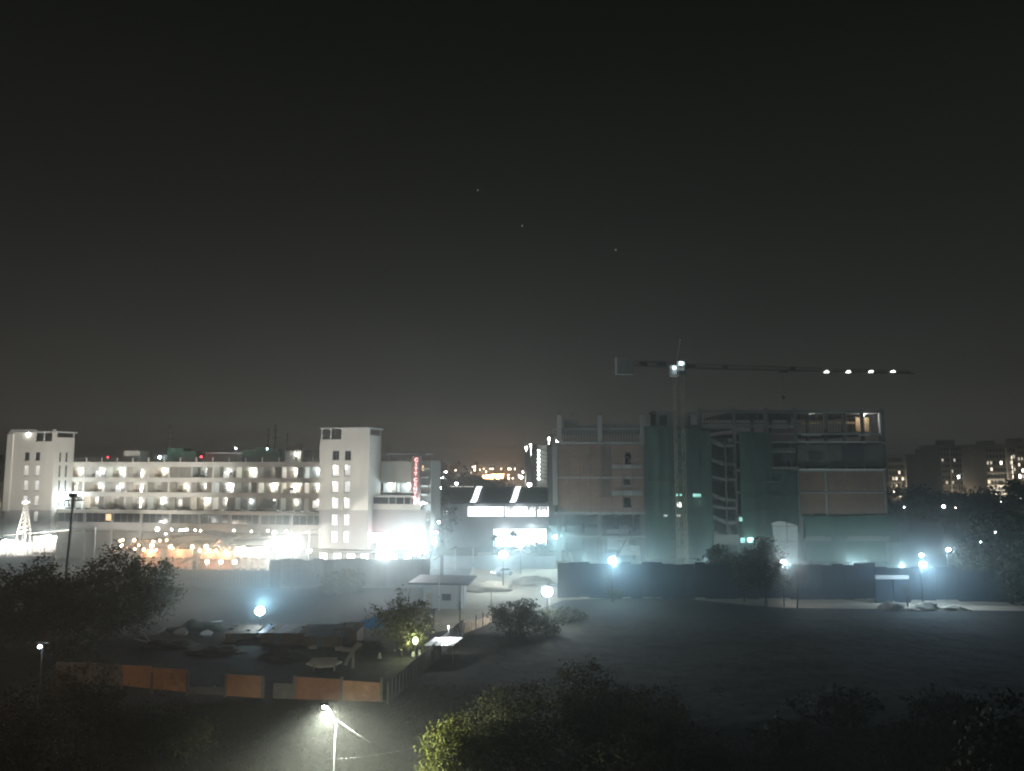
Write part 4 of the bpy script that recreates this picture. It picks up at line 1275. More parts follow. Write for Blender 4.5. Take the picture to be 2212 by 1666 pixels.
# trees before the long hoarding
g = gnd(1655, 1312)
tree('roadside_tree', 'full dark tree with a clear trunk before the blue hoarding', 'tree', g, [E(0, 0, 6.3, 3.1, 2.6, 3.1), E(-1.6, 0, 4.6, 2.6, 2.4, 2.4), E(1.6, 0, 4.6, 2.4, 2.4, 2.3), E(-.2, 0, 8.6, 1.8, 1.6, 1.3)], 9000, 0.18, 28, 'leaf_dark', 0.2, 0.45, 300)
g = gnd(1555, 1288)
tree('roadside_tree', 'lower round dark tree left of the full tree at the hoarding', 'tree', g, [E(0, 0, 6.2, 2.2, 1.8, 1.7), E(0, 0, 4.0, 2.4, 2, 2)], 1900, 0.25, 29, 'leaf_dark', 0.18, 0.45, 90)
g = gnd(1608, 1300)
tree('roadside_tree', 'small dark tree squeezed between two larger trees at the hoarding', 'tree', g, [E(0, 0, 5.2, 1.7, 1.6, 2.2)], 1200, 0.24, 30, 'leaf_dark', 0.14, 0.4, 60)
bare('bare_tree', 'leafless tree under the lamp by the hoarding end', gnd(1316, 1293), 5.6, 31)
bare('bare_tree', 'leafless tree just beside the lamp right of the full tree', gnd(1722, 1314), 8.2, 32, 0.36)
bare('bare_tree', 'thin leafless tree before the paired lamps', gnd(1962, 1316), 4.2, 33, 0.3, r0=0.07)
g = gnd(1328, 1294)
shrub('roadside_bush', 'rounded low bush beside the leafless tree on the dirt road', 'bush', g, [E(0, 0, 0.8, 1.5, 1, 1.1)], 600, 0.16, 34, 'leaf_dark', 0.25)
# right hand mass of trees
for k, (px, py, d, blobs, n, lab) in enumerate((
    (2150, 0, 126, [E(0, 0, 8.5, 4.6, 4, 4.6), E(-3, 0, 5.4, 3, 3, 3.4), E(3, 0, 10.5, 4, 3, 3.4)], 4600, 'tall dark tree at the right edge above the paired lamps'),
    (2085, 0, 121, [E(0, 0, 5.2, 2.6, 2.6, 3.4), E(1, 0, 3, 3, 2.6, 2.6)], 2600, 'dark tree just right of the farthest lamp'),
    (2215, 0, 112, [E(0, 0, 6.2, 3.6, 3, 4.4), E(-2, 0, 3.6, 3, 3, 3)], 3000, 'dark tree cut by the right edge over the dirt road'),
    (1965, 0, 232, [E(0, 0, 10, 8, 6, 4.5), E(-6, 0, 7, 6, 5, 4)], 2200, 'wide dark tree beyond the brick bay of the unfinished building'),
    (2040, 0, 226, [E(0, 0, 8, 8, 6, 4.5), E(6, 0, 7, 6, 5, 4)], 3600, 'dark tree beyond the lamps, in front of the tall flats'),
    (2120, 0, 218, [E(0, 0, 9, 8, 6, 5), E(-6, 0, 6, 6, 5, 4)], 3600, 'dark tree under the three lit windows of the tall flats'),
    (2205, 0, 210, [E(0, 0, 10, 7, 6, 5.5), E(-5, 0, 6, 6, 5, 4)], 3600, 'dark tree under the brightly lit flat at the right edge'))):
    p = at(px, 1100, d)
    tree('roadside_tree' if d < 150 else 'far_tree', lab, 'tree', p, blobs, n, 0.26 if d < 150 else 0.5, 40 + k, 'leaf_dark', 0.25, 0.6 if d < 150 else 1.1, n // 24)
# trees round the middle building
p = at(948, 1120, 172)
tree('broadleaf_tree', 'dark tree between the sign pylon and the curved roof hall', 'tree', p, [E(0, 0, 10.5, 3, 3, 4.5), E(0, 0, 5.5, 2.6, 2.6, 3.5), E(2.4, 0, 8, 2, 2, 2.6)], 2400, 0.3, 50, 'leaf_dark', 0.25, 0.7, 90)
for k, (px, d, hz_, w) in enumerate(((955, 330, 15.5, 13), (1010, 340, 17.2, 14), (1062, 330, 14.4, 12), (905, 325, 13.5, 12))):
    p = at(px, 1040, d)
    tree('far_tree', ('far dark tree rising over the left end of the curved roof', 'highest far dark tree beside the orange lit boards', 'far dark tree under the orange lit boards', 'far dark tree beyond the sign pylon')[k], 'tree', p, [E(0, 0, hz_ * .62, w, 8, hz_ * .38), E(w * .5, 0, hz_ * .5, w * .6, 7, hz_ * .3)], 1500, 0.8, 60 + k, 'leaf_dark', 0.4, 1.8, 60)
def palm(label, p, hgt, seed):
    t = thing('palm_tree', label, 'palm', (p[0], p[1], 0))
    r = random.Random(seed)
    MB().bar((0, 0, -.1), (0.1, 0, hgt), 0.22, 8, 0.16).build('trunk', 'bark', t)
    fr = MB()
    for i in range(16):
        a = 2 * math.pi * i / 16 + r.uniform(-.2, .2)
        el = r.uniform(-0.2, 1.1)
        L_ = r.uniform(1.4, 2.0)
        prev = Vector((0.1, 0, hgt))
        for s in range(4):
            e2 = el - 0.55 * s
            nx = prev + Vector((math.cos(a) * math.cos(e2), math.sin(a) * math.cos(e2), math.sin(e2))) * L_ / 4
            w = (0.10, 0.34, 0.3, 0.16, 0.03)
            sd = Vector((-math.sin(a), math.cos(a), 0))
            q = len(fr.v)
            fr.v += [tuple(prev - sd * w[s]), tuple(prev + sd * w[s]), tuple(nx + sd * w[s + 1]), tuple(nx - sd * w[s + 1])]
            fr.f.append((q, q + 1, q + 2, q + 3))
            prev = nx
    fr.build('fronds', 'leaf_dark', t)
palm('small palm standing against the lit ground floor glass', at(1108, 1150, 178), at(1108, 1152, 178).z, 71)
palm('tall palm at the left end of the lit ground floor glass', at(1068, 1150, 182), at(1068, 1160, 182).z, 72)
for k, (px, py, d, a, h_) in enumerate(((1145, 1172, 176, 4.2, 2.6), (1083, 1180, 172, 1.8, 1.6), (1168, 1165, 172, 2.2, 3.4))):
    p = at(px, py, d)
    shrub('garden_bush', ('wide dark bush in front of the lit ground floor glass', 'small dark bush left of the small palm', 'taller dark bush at the right end of the lit glass')[k], 'bush', p, [E(0, 0, h_ * .55, a, 1.5, h_ * .5)], 700, 0.22, 74 + k, 'leaf_dark', 0.35)
p = at(735, 1268, 122)
shrub('round_bush', 'big round grey-green bush in front of the grey panel wall', 'bush', p, [E(0, 0, 1.7, 4.0, 2, 2.0), E(0.6, 0, 2.6, 2.6, 1.6, 1.1)], 2400, 0.2, 78, 'leaf_mid', 0.4)

# foreground trees, seen from above
for k, (px, d, blobs, n, lf, lab) in enumerate((
    (975, 46.5, [E(0, 0, 3.4, 1.7, 1.7, 2.2), E(1.0, .6, 2.6, 1.6, 1.6, 2.0), E(-.5, 0, 1.6, 1.5, 1.4, 1.4), E(1.6, 0, 1.4, 1.8, 1.4, 1.4)], 15000, 'leaf_lime', 'bushy lime-green tree lit by the near street lamp'),
    (1120, 50, [E(0, 0, 4.0, 3.2, 2.6, 2.6), E(-2, 0, 3.2, 2, 2, 2.4)], 5200, 'leaf_mid', 'dim olive tree right behind the lime-green tree'),
    (1265, 53.5, [E(0, 0, 4.3, 3.0, 2.6, 2.6), E(1.6, 0, 3.2, 2.6, 2.4, 2.4)], 5200, 'leaf_mid', 'dark full tree at the top of the near tree clump'),
    (1400, 52, [E(0, 0, 3.7, 2.8, 2.4, 2.4), E(1.6, 0, 2.8, 2.2, 2.2, 2.0)], 4600, 'leaf_mid', 'dark tree on the right side of the near tree clump'),
    (1330, 46, [E(0, 0, 2.6, 3.4, 2.4, 1.9), E(2.6, 0, 2.0, 2.4, 2, 1.6)], 4200, 'leaf_mid', 'low olive tree at the bottom of the near tree clump'),
    (1520, 48, [E(0, 0, 2.2, 2.6, 2, 1.8)], 2400, 'leaf_dark', 'small dark tree where the near clump thins to the field'))):
    p = at(px, 1500, d)
    tree('near_tree', lab, 'tree', p, blobs, int(n * 2.3), 0.088, 80 + k, lf, 0.16, 0.36, n // 22, droop=0.5 if k == 0 else 0.2)
for k, (px, d, blobs, n, lf, lab) in enumerate((
    (2190, 40, [E(0, 0, 6.2, 2.8, 2.4, 2.6), E(-1, 0, 4.2, 2.4, 2.2, 2.2)], 4600, 'leaf_dark', 'black tree filling the lower right corner'),
    (2060, 38, [E(0, 0, 3.6, 2.0, 1.8, 2.4), E(1.2, 0, 4.6, 1.5, 1.4, 1.6)], 3400, 'leaf_mid', 'dark tree with pale lamplit leaf patches near the lower right corner'),
    (1935, 37, [E(0, 0, 2.4, 2.0, 1.6, 1.7)], 2400, 'leaf_mid', 'low tree with yellowish lamplit leaf tips at the bottom edge'),
    (1770, 36.5, [E(0, 0, 1.9, 1.8, 1.4, 1.2)], 1600, 'leaf_dark', 'low black bush at the bottom edge of the field'))):
    p = at(px, 1560, d)
    tree('near_tree', lab, 'tree', p, blobs, n, 0.15, 90 + k, lf, 0.16, 0.36, n // 24)
for k, (px, d, h_, w, lab) in enumerate(((1800, 61, 3.4, 4.2, 'broad dark shrub in the middle of the dark field'), (1700, 56, 2.2, 2.4, 'low dark shrub left of the broad shrub in the field'), (1925, 55, 2.6, 3.0, 'dark shrub right of the broad shrub in the field'), (2030, 62, 2.4, 3.0, 'dark shrub on the right part of the field'))):
    p = at(px, 1500, d)
    shrub('field_shrub', lab, 'shrub', p, [E(0, 0, h_ * .5, w, 1.8, h_ * .5), E(w * .4, 0, h_ * .6, w * .5, 1.4, h_ * .4)], 2000, 0.16, 100 + k, 'leaf_dark', 0.35)
for k, (px, d, blobs, n, lab) in enumerate((
    (60, 47, [E(0, 0, 5.0, 3.0, 2.6, 2.8), E(-2, 0, 3.4, 2.6, 2.4, 2.6)], 4600, 'brownish tree in the lower left corner'),
    (170, 54, [E(0, 0, 4.6, 2.6, 2.4, 2.6), E(1.4, 0, 3.2, 2.2, 2.2, 2.2)], 4200, 'brown-green tree at the near end of the panel wall'),
    (330, 56, [E(0, 0, 1.9, 3.4, 2.0, 1.6), E(2.6, 0, 1.4, 2.2, 1.6, 1.2)], 3000, 'low dark thicket under the orange panels'),
    (150, 45, [E(0, 0, 2.2, 3.4, 2.0, 1.8)], 2600, 'low brown thicket at the bottom left'))):
    p = at(px, 1500, d)
    tree('near_tree', lab, 'tree', p, blobs, int(n * 2.2), 0.09, 110 + k, 'leaf_mid' if k == 2 else 'leaf_brown', 0.16, 0.4, n // 24)
# uneven rutted soil of the field, catching the low light of the lamps
fv, ff = [], []
FX0, FX1, FY0, FY1, NXF, NYF = -6.0, 120.0, 58.0, 106.0, 300, 130
for j in range(NYF + 1):
    for i in range(NXF + 1):
        x, y = FX0 + (FX1 - FX0) * i / NXF, FY0 + (FY1 - FY0) * j / NYF
        q = Vector((x * .11, y * .11, 2.2))
        h_ = .5 + .5 * mnoise.noise(q) + .28 * mnoise.noise(q * 3.1) + .22 * mnoise.noise(q * 8.3) + .16 * mnoise.noise(q * 19) + .1 * mnoise.noise(q * 37)
        e = min(1, i / 12, (NXF - i) / 12, j / 12, (NYF - j) / 8)
        fv.append((x, y, -.12 + e * (.15 + .26 * max(0, h_))))
for j in range(NYF):
    for i in range(NXF):
        a_ = j * (NXF + 1) + i
        xa, ya = fv[a_][0], fv[a_][1]
        if ya > 98 and xa < 16: continue          # the road comes in here
        if ya > 104 - max(0, xa - 55) * .02: continue
        if xa < 2 + (ya - 60) * -.02 - 4 and ya > 84: continue
        ff.append((a_, a_ + 1, a_ + NXF + 2, a_ + NXF + 1))
fme = bpy.data.meshes.new('field')
fme.from_pydata(fv, [], ff)
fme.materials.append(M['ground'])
fme.polygons.foreach_set('use_smooth', [True] * len(fme.polygons))
tag(link('field', fme), kind='structure')
# rough grass on the dark field
gr = random.Random(5)
gv, gf = [], []
for i in range(52000):
    px = gr.uniform(-150, 2360)
    y_ = gr.uniform(1318, 1690)
    p = gnd(px, y_)
    if px < 830 and 1318 < y_ < 1525 and gr.random() < 0.75: continue
    if px < 1240 and y_ < 1375 - (px - 900) * 0.02 and px > 900: continue
    if y_ < 1480: continue
    s = gr.uniform(0.05, 0.13) * (0.9 + p.y / 400)
    a = gr.uniform(0, math.pi)
    lx, ly = gr.gauss(0, .12), gr.gauss(0, .12)
    q = len(gv)
    gv += [(p.x - math.cos(a) * s * .5, p.y - math.sin(a) * s * .5, 0), (p.x + math.cos(a) * s * .5, p.y + math.sin(a) * s * .5, 0), (p.x + lx + math.cos(a) * s * .2, p.y + ly, s * 1.5), (p.x + lx - math.cos(a) * s * .2, p.y + ly, s * 1.3)]
    gf.append((q, q + 1, q + 2, q + 3))
gme = bpy.data.meshes.new('grass')
gme.from_pydata(gv, [], gf)
gme.materials.append(M['grass'])
tag(link('grass', gme), kind='stuff')

# ================================================================== HALL WITH CURVED ROOFS (middle distance)
YH = 187.0
hx = at(1080, 1100, YH).x
hall = thing('roofed_hall', 'long pale hall with dark curved roofs, bright white roof ribs and a lit window band', 'building', (hx, YH, 0))
def hq(px, py, y=0.0):
    p = at(px, py, YH + y)
    return p.x - hx, p.z
def hb(name, m, a, b, t, bo, y0, y1, parent=None):
    x0, z1 = hq(a, t, y0)
    x1, z0 = hq(b, bo, y0)
    return MB().box(x0, x1, y0, y1, max(0, z0), z1).build(name, m, parent or hall)
hb('upper_wall', 'wall_grey', 1012, 1186, 1086, 1094.5, 0, 0.4)
hb('upper_wall', 'wall_grey', 1012, 1186, 1116.5, 1141, 0, 0.4)
hb('end_wall', 'wall_grey', 960, 1009, 1083, 1185, 1.2, 1.6)
hb('rear_wall', 'wall_grey', 940, 1192, 1080, 1190, 20, 20.4)
# S-curved roofs: low at the front edge, rising to the back
zfr, zbk = hq(1080, 1085, 0)[1], hq(1080, 1052, 16)[1]
def roofrow(x, s=0.0):
    out = []
    for j in range(11):
        t = j / 10
        e = t * t * (3 - 2 * t)
        out.append((x, -0.8 + 16.8 * t, zfr + (zbk - zfr) * e + s))
    return out
for (a, b) in ((945, 1030), (1030.5, 1114), (1114.5, 1194)):
    xa, xb = hq(a, 1080, 4)[0], hq(b, 1080, 4)[0]
    rows = [[roofrow(xa + (xb - xa) * i / 4)[j] for i in range(5)] for j in range(11)]
    MB().strip(rows, 0.35).build('curved_roof', 'roof_slate', hall, None, True)
def rib(pa, pb):                            # bright ribs climb to the right in plan: skewed glazed strips
    (xa, _), (xb, _) = hq(pa, 1085, -0.8), hq(pb, 1060, 16)
    rows = []
    for j in range(11):
        t = j / 10
        x = xa + (xb - xa) * (t ** 0.9)
        base = roofrow(0)[j]
        rows.append([(x, base[1], base[2] + 0.12), (x + 1.35, base[1], base[2] + 0.12)])
    MB().strip(rows, 0.1).build('roof_light', 'rib_white', hall)
rib(1015, 1031)
rib(1100.5, 1115)
for (a, b, t, bo) in ((972.7, 998.6, 1051, 1058), (1002, 1023, 1051, 1058), (1138, 1192, 1052, 1060)): hb('clerestory', 'strip_pale', a, b, t, bo, 17.5, 17.9)
hb('roof_lamp', 'rib_white', 947, 955, 1059, 1065, 17.0, 17.3)
hb('corner_window', 'lit_glass', 955.5, 968.5, 1103.7, 1116.7, 1.0, 1.15)
for (a, b) in ((1010.7, 1088), (1091, 1157), (1161, 1186)):
    f = hb('window_band', 'lit_glass', a, b, 1094.7, 1115.7, 0.1, 0.2)
    nb = int((b - a) / 13)
    for k in range(1, nb): hb('mullion', 'frame_metal', a + (b - a) * k / nb - 0.4, a + (b - a) * k / nb + 0.4, 1094.7, 1115.7, 0.0, 0.08, f)
rr = random.Random(3)
for k in range(16):
    a = 1094 + k * 5.6
    if 1128 < a < 1134: continue
    hb('roller_blind', 'white_metal', a, a + 4.6, 1094.8, 1094.8 + rr.uniform(2, 11), 0.02, 0.06)
for (a, b) in ((1066, 1083), (1084, 1101), (1102, 1121), (1122, 1141), (1142, 1160), (1161, 1180)):
    f = hb('glass_front', 'lit_glass', a, b, 1143, 1181, 0.6, 0.7)
    hb('mullion', 'frame_metal', b + 0.1, b + 0.9, 1143, 1181, 0.4, 0.7, f)
hb('side_wing', 'wall_grey', 1009.5, 1065, 1141, 1182, 0.9, 1.3)
for (px, py, W) in ((1090, 1150, 700), (1150, 1150, 700), (1040, 1102, 250), (1120, 1102, 250)):
    x, z = hq(px, py, -2)
    lamp_light(hall, (x, -1.4, z), W, (0.9, 0.96, 1.0), 0.8)

# ---- tall stair tower far behind the hall
YT = 300.0
tx0 = at(1165, 1000, YT).x
tw = thing('stair_tower_block', 'tall dark office block with a lit zigzag stair shaft beyond the curved roof hall', 'building', (tx0, YT, 0))
def tb(name, m, a, b, t, bo, y0, y1, parent=None):
    p, q = at(a, t, YT + y0), at(b, bo, YT + y0)
    return MB().box(p.x - tx0, q.x - tx0, y0, y1, max(0, q.z), p.z).build(name, m, parent or tw)
tb('side_wall', 'tower_pale', 1136, 1147, 975, 1110, 0.5, 18)
tb('wall', 'tower_dark', 1147, 1160.5, 960, 1110, 0, 18)
tb('wall', 'tower_dark', 1182.5, 1206, 962, 1110, 0, 18)
tb('shaft_wall', 'tower_pale', 1160.5, 1182.5, 962, 1110, 3.6, 18)
for k in range(8):
    y = 970 + k * 8.6
    x0, z0 = at(1161, y, YT).x - tx0, at(1161, y, YT).z
    x1, z1 = at(1182, y + 3.6, YT).x - tx0, at(1182, y + 3.6, YT).z
    n = 6
    rows = [[(x0 + (x1 - x0) * i / n, yy, z0 + (z1 - z0) * (i / n) ** 2 * (3 - 2 * i / n)) for i in range(n + 1)] for yy in (0.6, 2.4)]
    MB().strip(rows, 0.35).build('stair_flight', 'tower_dark', tw, None, True)
    q = at(1163.5, y + 4, YT)
    MB().sphere((q.x - tx0, 0.5, q.z), 0.42, 8, 5).build('stair_lamp', 'glow_white', tw)
    lamp_light(tw, (q.x - tx0 + 1.0, 1.6, q.z), 70, (0.92, 1, 0.97), 0.2)
for (a, b, t, bo) in ((1196, 1200, 985, 990), (1196, 1200, 1000, 1005), (1197, 1200, 1028, 1033)): tb('lit_window', 'lit_pane', a, b, t, bo, -0.1, -0.01)
for (px, py) in ((1137, 967), (1147, 962), (1186, 948), (1204, 953)):
    q = at(px, py, YT)
    MB().bar((q.x - tx0, 1, at(px, 985, YT).z), (q.x - tx0, 1, q.z), 0.08).sphere((q.x - tx0, 1, q.z), 0.5, 8, 5).build('roof_lamp', 'glow_white', tw)

# ---- far flats on the right
def flats(label, a, b, top, Y, depth, floors, cols, lit, m='apartment', stripes=(), name='apartment_block'):
    p0, p1 = at(a, top, Y), at(b, top, Y)
    xm = (p0.x + p1.x) / 2
    t = thing(name, label, 'building', (xm, Y, 0))
    w, h = p1.x - p0.x, p0.z
    MB().box(-w / 2, w / 2, 0, depth, 0, h).build('wall', m, t)
    MB().box(-w / 2 - 0.3, w / 2 + 0.3, -0.3, depth + 0.3, h, h + 0.5).box(-w * 0.2, w * 0.1, depth * .3, depth * .7, h + 0.5, h + 3).build('roof', m, t)
    fw, fh = w / cols, h / floors
    wm = MB().box(-fw * 0.27, fw * 0.27, -0.06, -0.01, -fh * 0.24, fh * 0.24).mesh('window', 'glass_dark')
    lm = {}
    fr_ = random.Random(int(abs(a) * 7 + top))
    if name == 'apartment_block':
        for _ in range(floors):
            lit = {**{(fr_.randrange(1, floors), fr_.randrange(cols)): 'flat_faint'}, **lit}
        for _k in range(3): lamp_light(t, (w * (_k / 3 - .3), -6, 6), 900, (1, .8, .55), 1.0)  # lights added without fixtures to make the front paler
    for f in range(floors):
        for c in range(cols):
            k = lit.get((f, c))
            x, z = -w / 2 + fw * (c + 0.5), h - fh * (f + 0.5)
            if k:
                if k not in lm: lm[k] = MB().box(-fw * 0.27, fw * 0.27, -0.06, -0.01, -fh * 0.24, fh * 0.24).mesh('lit_window', k)
                link('lit_window', lm[k], t, (x, 0, z))
            elif z > h * 0.3: link('window', wm, t, (x, 0, z))
    sl_ = MB().box(-w / 2, w / 2, -0.9, -0.02, -0.12, 0.12).mesh('balcony_slab', m)
    for f in range(1, floors):
        if h - fh * f > h * .3: link('balcony_slab', sl_, t, (0, 0, h - fh * f))
    for (sa, sw) in stripes: MB().box(-w / 2 + w * sa, -w / 2 + w * (sa + sw), -1.2, -0.95, 2, h * 0.985).build('wall_pier', 'apartment_pale', t)
    return t, w, h
em('flat_lit', (1, 0.95, 0.85), 7)
em('flat_faint', (1, 0.88, 0.7), 0.8)
em('flat_dim', (1, 0.85, 0.66), 2.2)
em('city_white', (0.95, 0.98, 1.0), 30)
em('city_warm', (1, 0.72, 0.45), 22)
em('city_dim', (1, 0.86, 0.72), 8)
flats('lowest far block of flats beside the unfinished building, glowing warm', 1918, 1985, 1001, 420, 16, 6, 10, {(1, 3): 'flat_dim', (2, 2): 'flat_dim', (2, 4): 'flat_dim', (3, 5): 'flat_lit', (4, 1): 'flat_lit', (4, 9): 'flat_lit', (1, 9): 'flat_dim'}, 'apartment', ((0.5, 0.06), (0.62, 0.05)))
flats('tall slim far block of flats left of the three bright windows', 1993, 2028, 983, 370, 16, 9, 5, {(4, 4): 'flat_lit', (6, 4): 'flat_dim'}, 'apartment', ((0.02, 0.14), (0.5, 0.1)))
flats('tall far block of flats with three bright windows under its roof', 2031, 2108, 964, 350, 18, 11, 12, {(1, 9): 'flat_lit', (1, 10): 'flat_lit', (1, 11): 'flat_lit', (3, 9): 'flat_dim', (5, 5): 'city_white', (5, 9): 'flat_lit', (5, 10): 'flat_dim', (7, 10): 'flat_dim', (10, 2): 'flat_dim', (10, 6): 'flat_dim', (10, 9): 'flat_dim'}, 'apartment', ((0.2, 0.04), (0.66, 0.06)))
t_, w_, h_ = flats('far block of flats at the right edge with a vertical line of light', 2128, 2192, 966, 330, 18, 10, 9, {(2, 4): 'flat_lit', (8, 0): 'city_white', (8, 3): 'city_white', (8, 4): 'city_white', (3, 1): 'flat_dim'}, 'apartment', ((0.62, 0.05),))
for k in range(8): MB().box(w_ * .29, w_ * .31, -1.5, -1.25, h_ * (0.28 + k * .075), h_ * (0.28 + k * .075) + 1.6).build('facade_light', 'flat_dim', t_)
lamp_light(t_, (w_ * -.05, -3, h_ * 0.3), 2600, (1, 0.93, 0.8), 0.5)
lamp_light(t_, (w_ * -.45, -3, h_ * 0.35), 700, (1, 0.85, 0.6), 0.5)
flats('far block of flats cut by the right edge', 2195, 2250, 960, 345, 18, 11, 8, {(3, 0): 'flat_dim', (4, 1): 'flat_lit', (5, 0): 'city_white', (7, 1): 'flat_dim', (9, 0): 'flat_lit'}, 'apartment')
flats('dark far building just past the left edge tower', -40, 9, 1004, 230, 10, 4, 4, {}, 'tower_dark')

# ---- distant town on the horizon between the sign pylon and the stair tower
def town(label, a, b, top, Y, floors, cols, lit):
    return flats(label, a, b, top, Y, 14, floors, cols, lit, 'tower_dark', (), 'distant_building')
town('distant building with a cluster of cold white lights right of the sign pylon', 936, 966, 1004, 560, 9, 8, {(0, 2): 'city_white', (0, 3): 'city_white', (1, 2): 'city_white', (2, 7): 'city_white', (2, 6): 'city_dim', (4, 1): 'city_dim', (4, 4): 'city_white', (4, 5): 'city_white', (4, 6): 'city_white', (4, 2): 'city_dim'})
town('distant building with two dim lights between the cold and the warm clusters', 970, 1004, 1008, 600, 9, 6, {(1, 2): 'city_dim', (3, 3): 'city_dim'})
town('distant building with a pair of warm lights left of the orange boards', 1016, 1042, 1006, 600, 8, 7, {(0, 1): 'city_warm', (0, 2): 'city_white', (1, 2): 'city_warm', (2, 3): 'city_dim', (1, 5): 'city_dim', (2, 0): 'city_dim'})
town('distant building just behind the orange boards', 1043, 1090, 1010, 640, 7, 10, {(0, 0): 'city_dim', (0, 3): 'city_dim', (0, 4): 'city_dim', (0, 8): 'city_dim', (1, 1): 'city_warm', (2, 9): 'city_warm'})
town('distant building with scattered warm lights right of the orange boards', 1092, 1132, 1010, 600, 7, 9, {(0, 1): 'city_warm', (0, 2): 'city_dim', (2, 1): 'city_warm', (3, 3): 'city_dim', (2, 6): 'city_dim', (1, 8): 'city_white', (0, 4): 'city_dim', (3, 1): 'city_warm'})
def board(label, a, b, t, bo, Y):
    p, q = at(a, t, Y), at(b, bo, Y)
    o = thing('lit_board', label, 'billboard', ((p.x + q.x) / 2, Y, 0), 0, 'orange lit boards on the horizon')
    w = q.x - p.x
    MB().box(-w / 2, w / 2, 0, 0.4, q.z, p.z).build('board_face', 'glow_orange', o)
    MB().box(-w / 2 - .2, w / 2 + .2, 0.42, 0.7, q.z - .2, p.z + .2).build('board_frame', 'dark_metal', o)
    for s in (-0.3, 0.3): MB().box(w * s - 0.25, w * s + 0.25, 0.45, 0.95, 0, q.z - 0.2).build('board_post', 'dark_metal', o)
    lamp_light(o, (0, -6, (p.z + q.z) / 2 - 2), 26000, (1, 0.5, 0.22), 2.0)
board('smaller orange lit board on the horizon', 1041.7, 1057.6, 1026.5, 1034, 600)
board('larger orange lit board on the horizon', 1059.4, 1087.5, 1025, 1034.5, 600)
def globe(label, px, py, d, r, W, col, m='glow_white', h0=0.0, name='street_lamp', cat='street lamp', group='lamps along the site road'):
    p = at(px, py, d)
    t = thing(name, label, cat, (p.x, p.y, 0), 0, group)
    b = MB().bar((0, 0.25, 0), (0, 0.25, p.z + 0.3), 0.09, 8, 0.06)
    b.bar((0, 0.25, p.z + 0.3), (0, -0.1, p.z + 0.42), 0.05, 6)
    b.build('pole', 'dark_metal', t)
    MB().prism([(-0.3 - r * .6, p.z + 0.34), (0.3 + r * .6, p.z + 0.34), (0.2, p.z + 0.5), (-0.2, p.z + 0.5)], -0.35, 0.2).build('lamp_head', 'dark_metal', t)
    MB().sphere((0, -0.08, p.z), r, 12, 8, 0.8).build('bulb', m, t)
    lamp_light(t, (0, -0.12, p.z - r * 0.8 - 0.15), W, col, 0.2)
    return t
TL = 'lamps beyond the curved roof hall'
globe('warm round lamp behind the right end of the curved roof', 1143.5, 1047, 250, 0.7, 2500, (1, .95, .85), 'glow_white', group=TL)
globe('tall white lamp left of the stair tower', 1125.5, 1031, 310, 0.7, 2500, WHITE, 'glow_white', group=TL)
globe('white lamp above the left part of the curved roof', 986, 1045, 240, 0.5, 800, COOL, 'glow_cool', group=TL)
globe('white lamp at the left tip of the curved roof', 951, 1055, 215, 0.5, 900, COOL, 'glow_cool', group=TL)

# ================================================================== HOARDINGS AND WALLS
def panel_fence(name, label, cat, p, q, h, n, m, th=0.06, post=True, vary=0.05, rail=True, hs=None, mats=None, front=False):
    p, q = Vector((p[0], p[1], 0)), Vector((q[0], q[1], 0))
    L_ = (q - p).length
    ang = math.atan2(q.y - p.y, q.x - p.x)
    t = thing(name, label, cat, p, ang)
    w = L_ / n
    pmesh = None
    for i in range(n):
        hh = hs[i] if hs else h
        b = MB()
        nr = 6
        for k in range(nr):                       # shallow corrugation
            x0, x1 = 0.015 + (w - 0.03) * k / nr, 0.015 + (w - 0.03) * (k + 1) / nr
            b.box(x0, x1 - 0.002, -th * (0.5 if k % 2 else 1.0), th * 0.4, 0.05, hh)
        if front: b.box(-0.05, 0.05, -0.17, -0.08, 0.0, hh + 0.12)
        o = b.build('panel', mats[i] if mats else m, t, (w * i, random.uniform(-vary, vary) * 0.5, random.uniform(-vary, vary)))
        o.rotation_euler = (random.uniform(-.012, .012), random.uniform(-.006, .006), 0)
    if post:
        pst = MB().box(-0.06, 0.06, 0.06, 0.18, 0, h - 0.1).mesh('fence_post', 'dark_metal')
        for i in range(n + 1): link('fence_post', pst, t, (w * i, 0.05, 0))
    if rail:
        b = MB()
        for k in (0.3, 0.75): b.box(0, L_, 0.05, 0.1, h * k, h * k + 0.08)
        b.build('fence_rail', 'dark_metal', t)
    return t
YG = 128.0
pm('hoarding_worn', (0.19, 0.20, 0.20), (0.11, 0.12, 0.12), 0.7, 0.8, 0, 6, True)
pm('hoarding_faded', (0.065, 0.08, 0.10), (0.035, 0.045, 0.058), 0.7, 0.7, 0, 6, True)
g0, g1 = at(585, 1208, YG), at(928, 1207, YG)
panel_fence('site_hoarding', 'tall grey panel hoarding in front of the stair tower and market', 'hoarding', g0, g1, g0.z, 15, 'hoarding_grey', 0.06, vary=0.16, front=True, mats=['hoarding_grey' if (i * 7) % 5 else 'hoarding_worn' for i in range(15)])
e0, e1 = at(1205, 1210, 118.5), at(1890, 1214, 117)
panel_fence('site_hoarding', 'very long blue-grey hoarding below the unfinished building', 'hoarding', e0, e1, 5.4, 30, 'hoarding', 0.06, vary=0.2, mats=['hoarding' if (i * 7) % 4 else 'hoarding_faded' for i in range(30)])
f0, f1 = at(1890, 1217, 116.8), at(2068, 1218, 116)
panel_fence('site_hoarding', 'short hoarding stretch behind the paired lamps, right of the long one', 'hoarding', f0, f1, 5.0, 7, 'hoarding', 0.06, vary=0.15)
f0, f1 = at(2070, 1220, 115.5), at(2330, 1225, 114)
panel_fence('site_hoarding', 'dark hoarding stretch under the trees at the right edge', 'hoarding', f0, f1, 4.6, 9, 'hoarding', 0.06, vary=0.03)
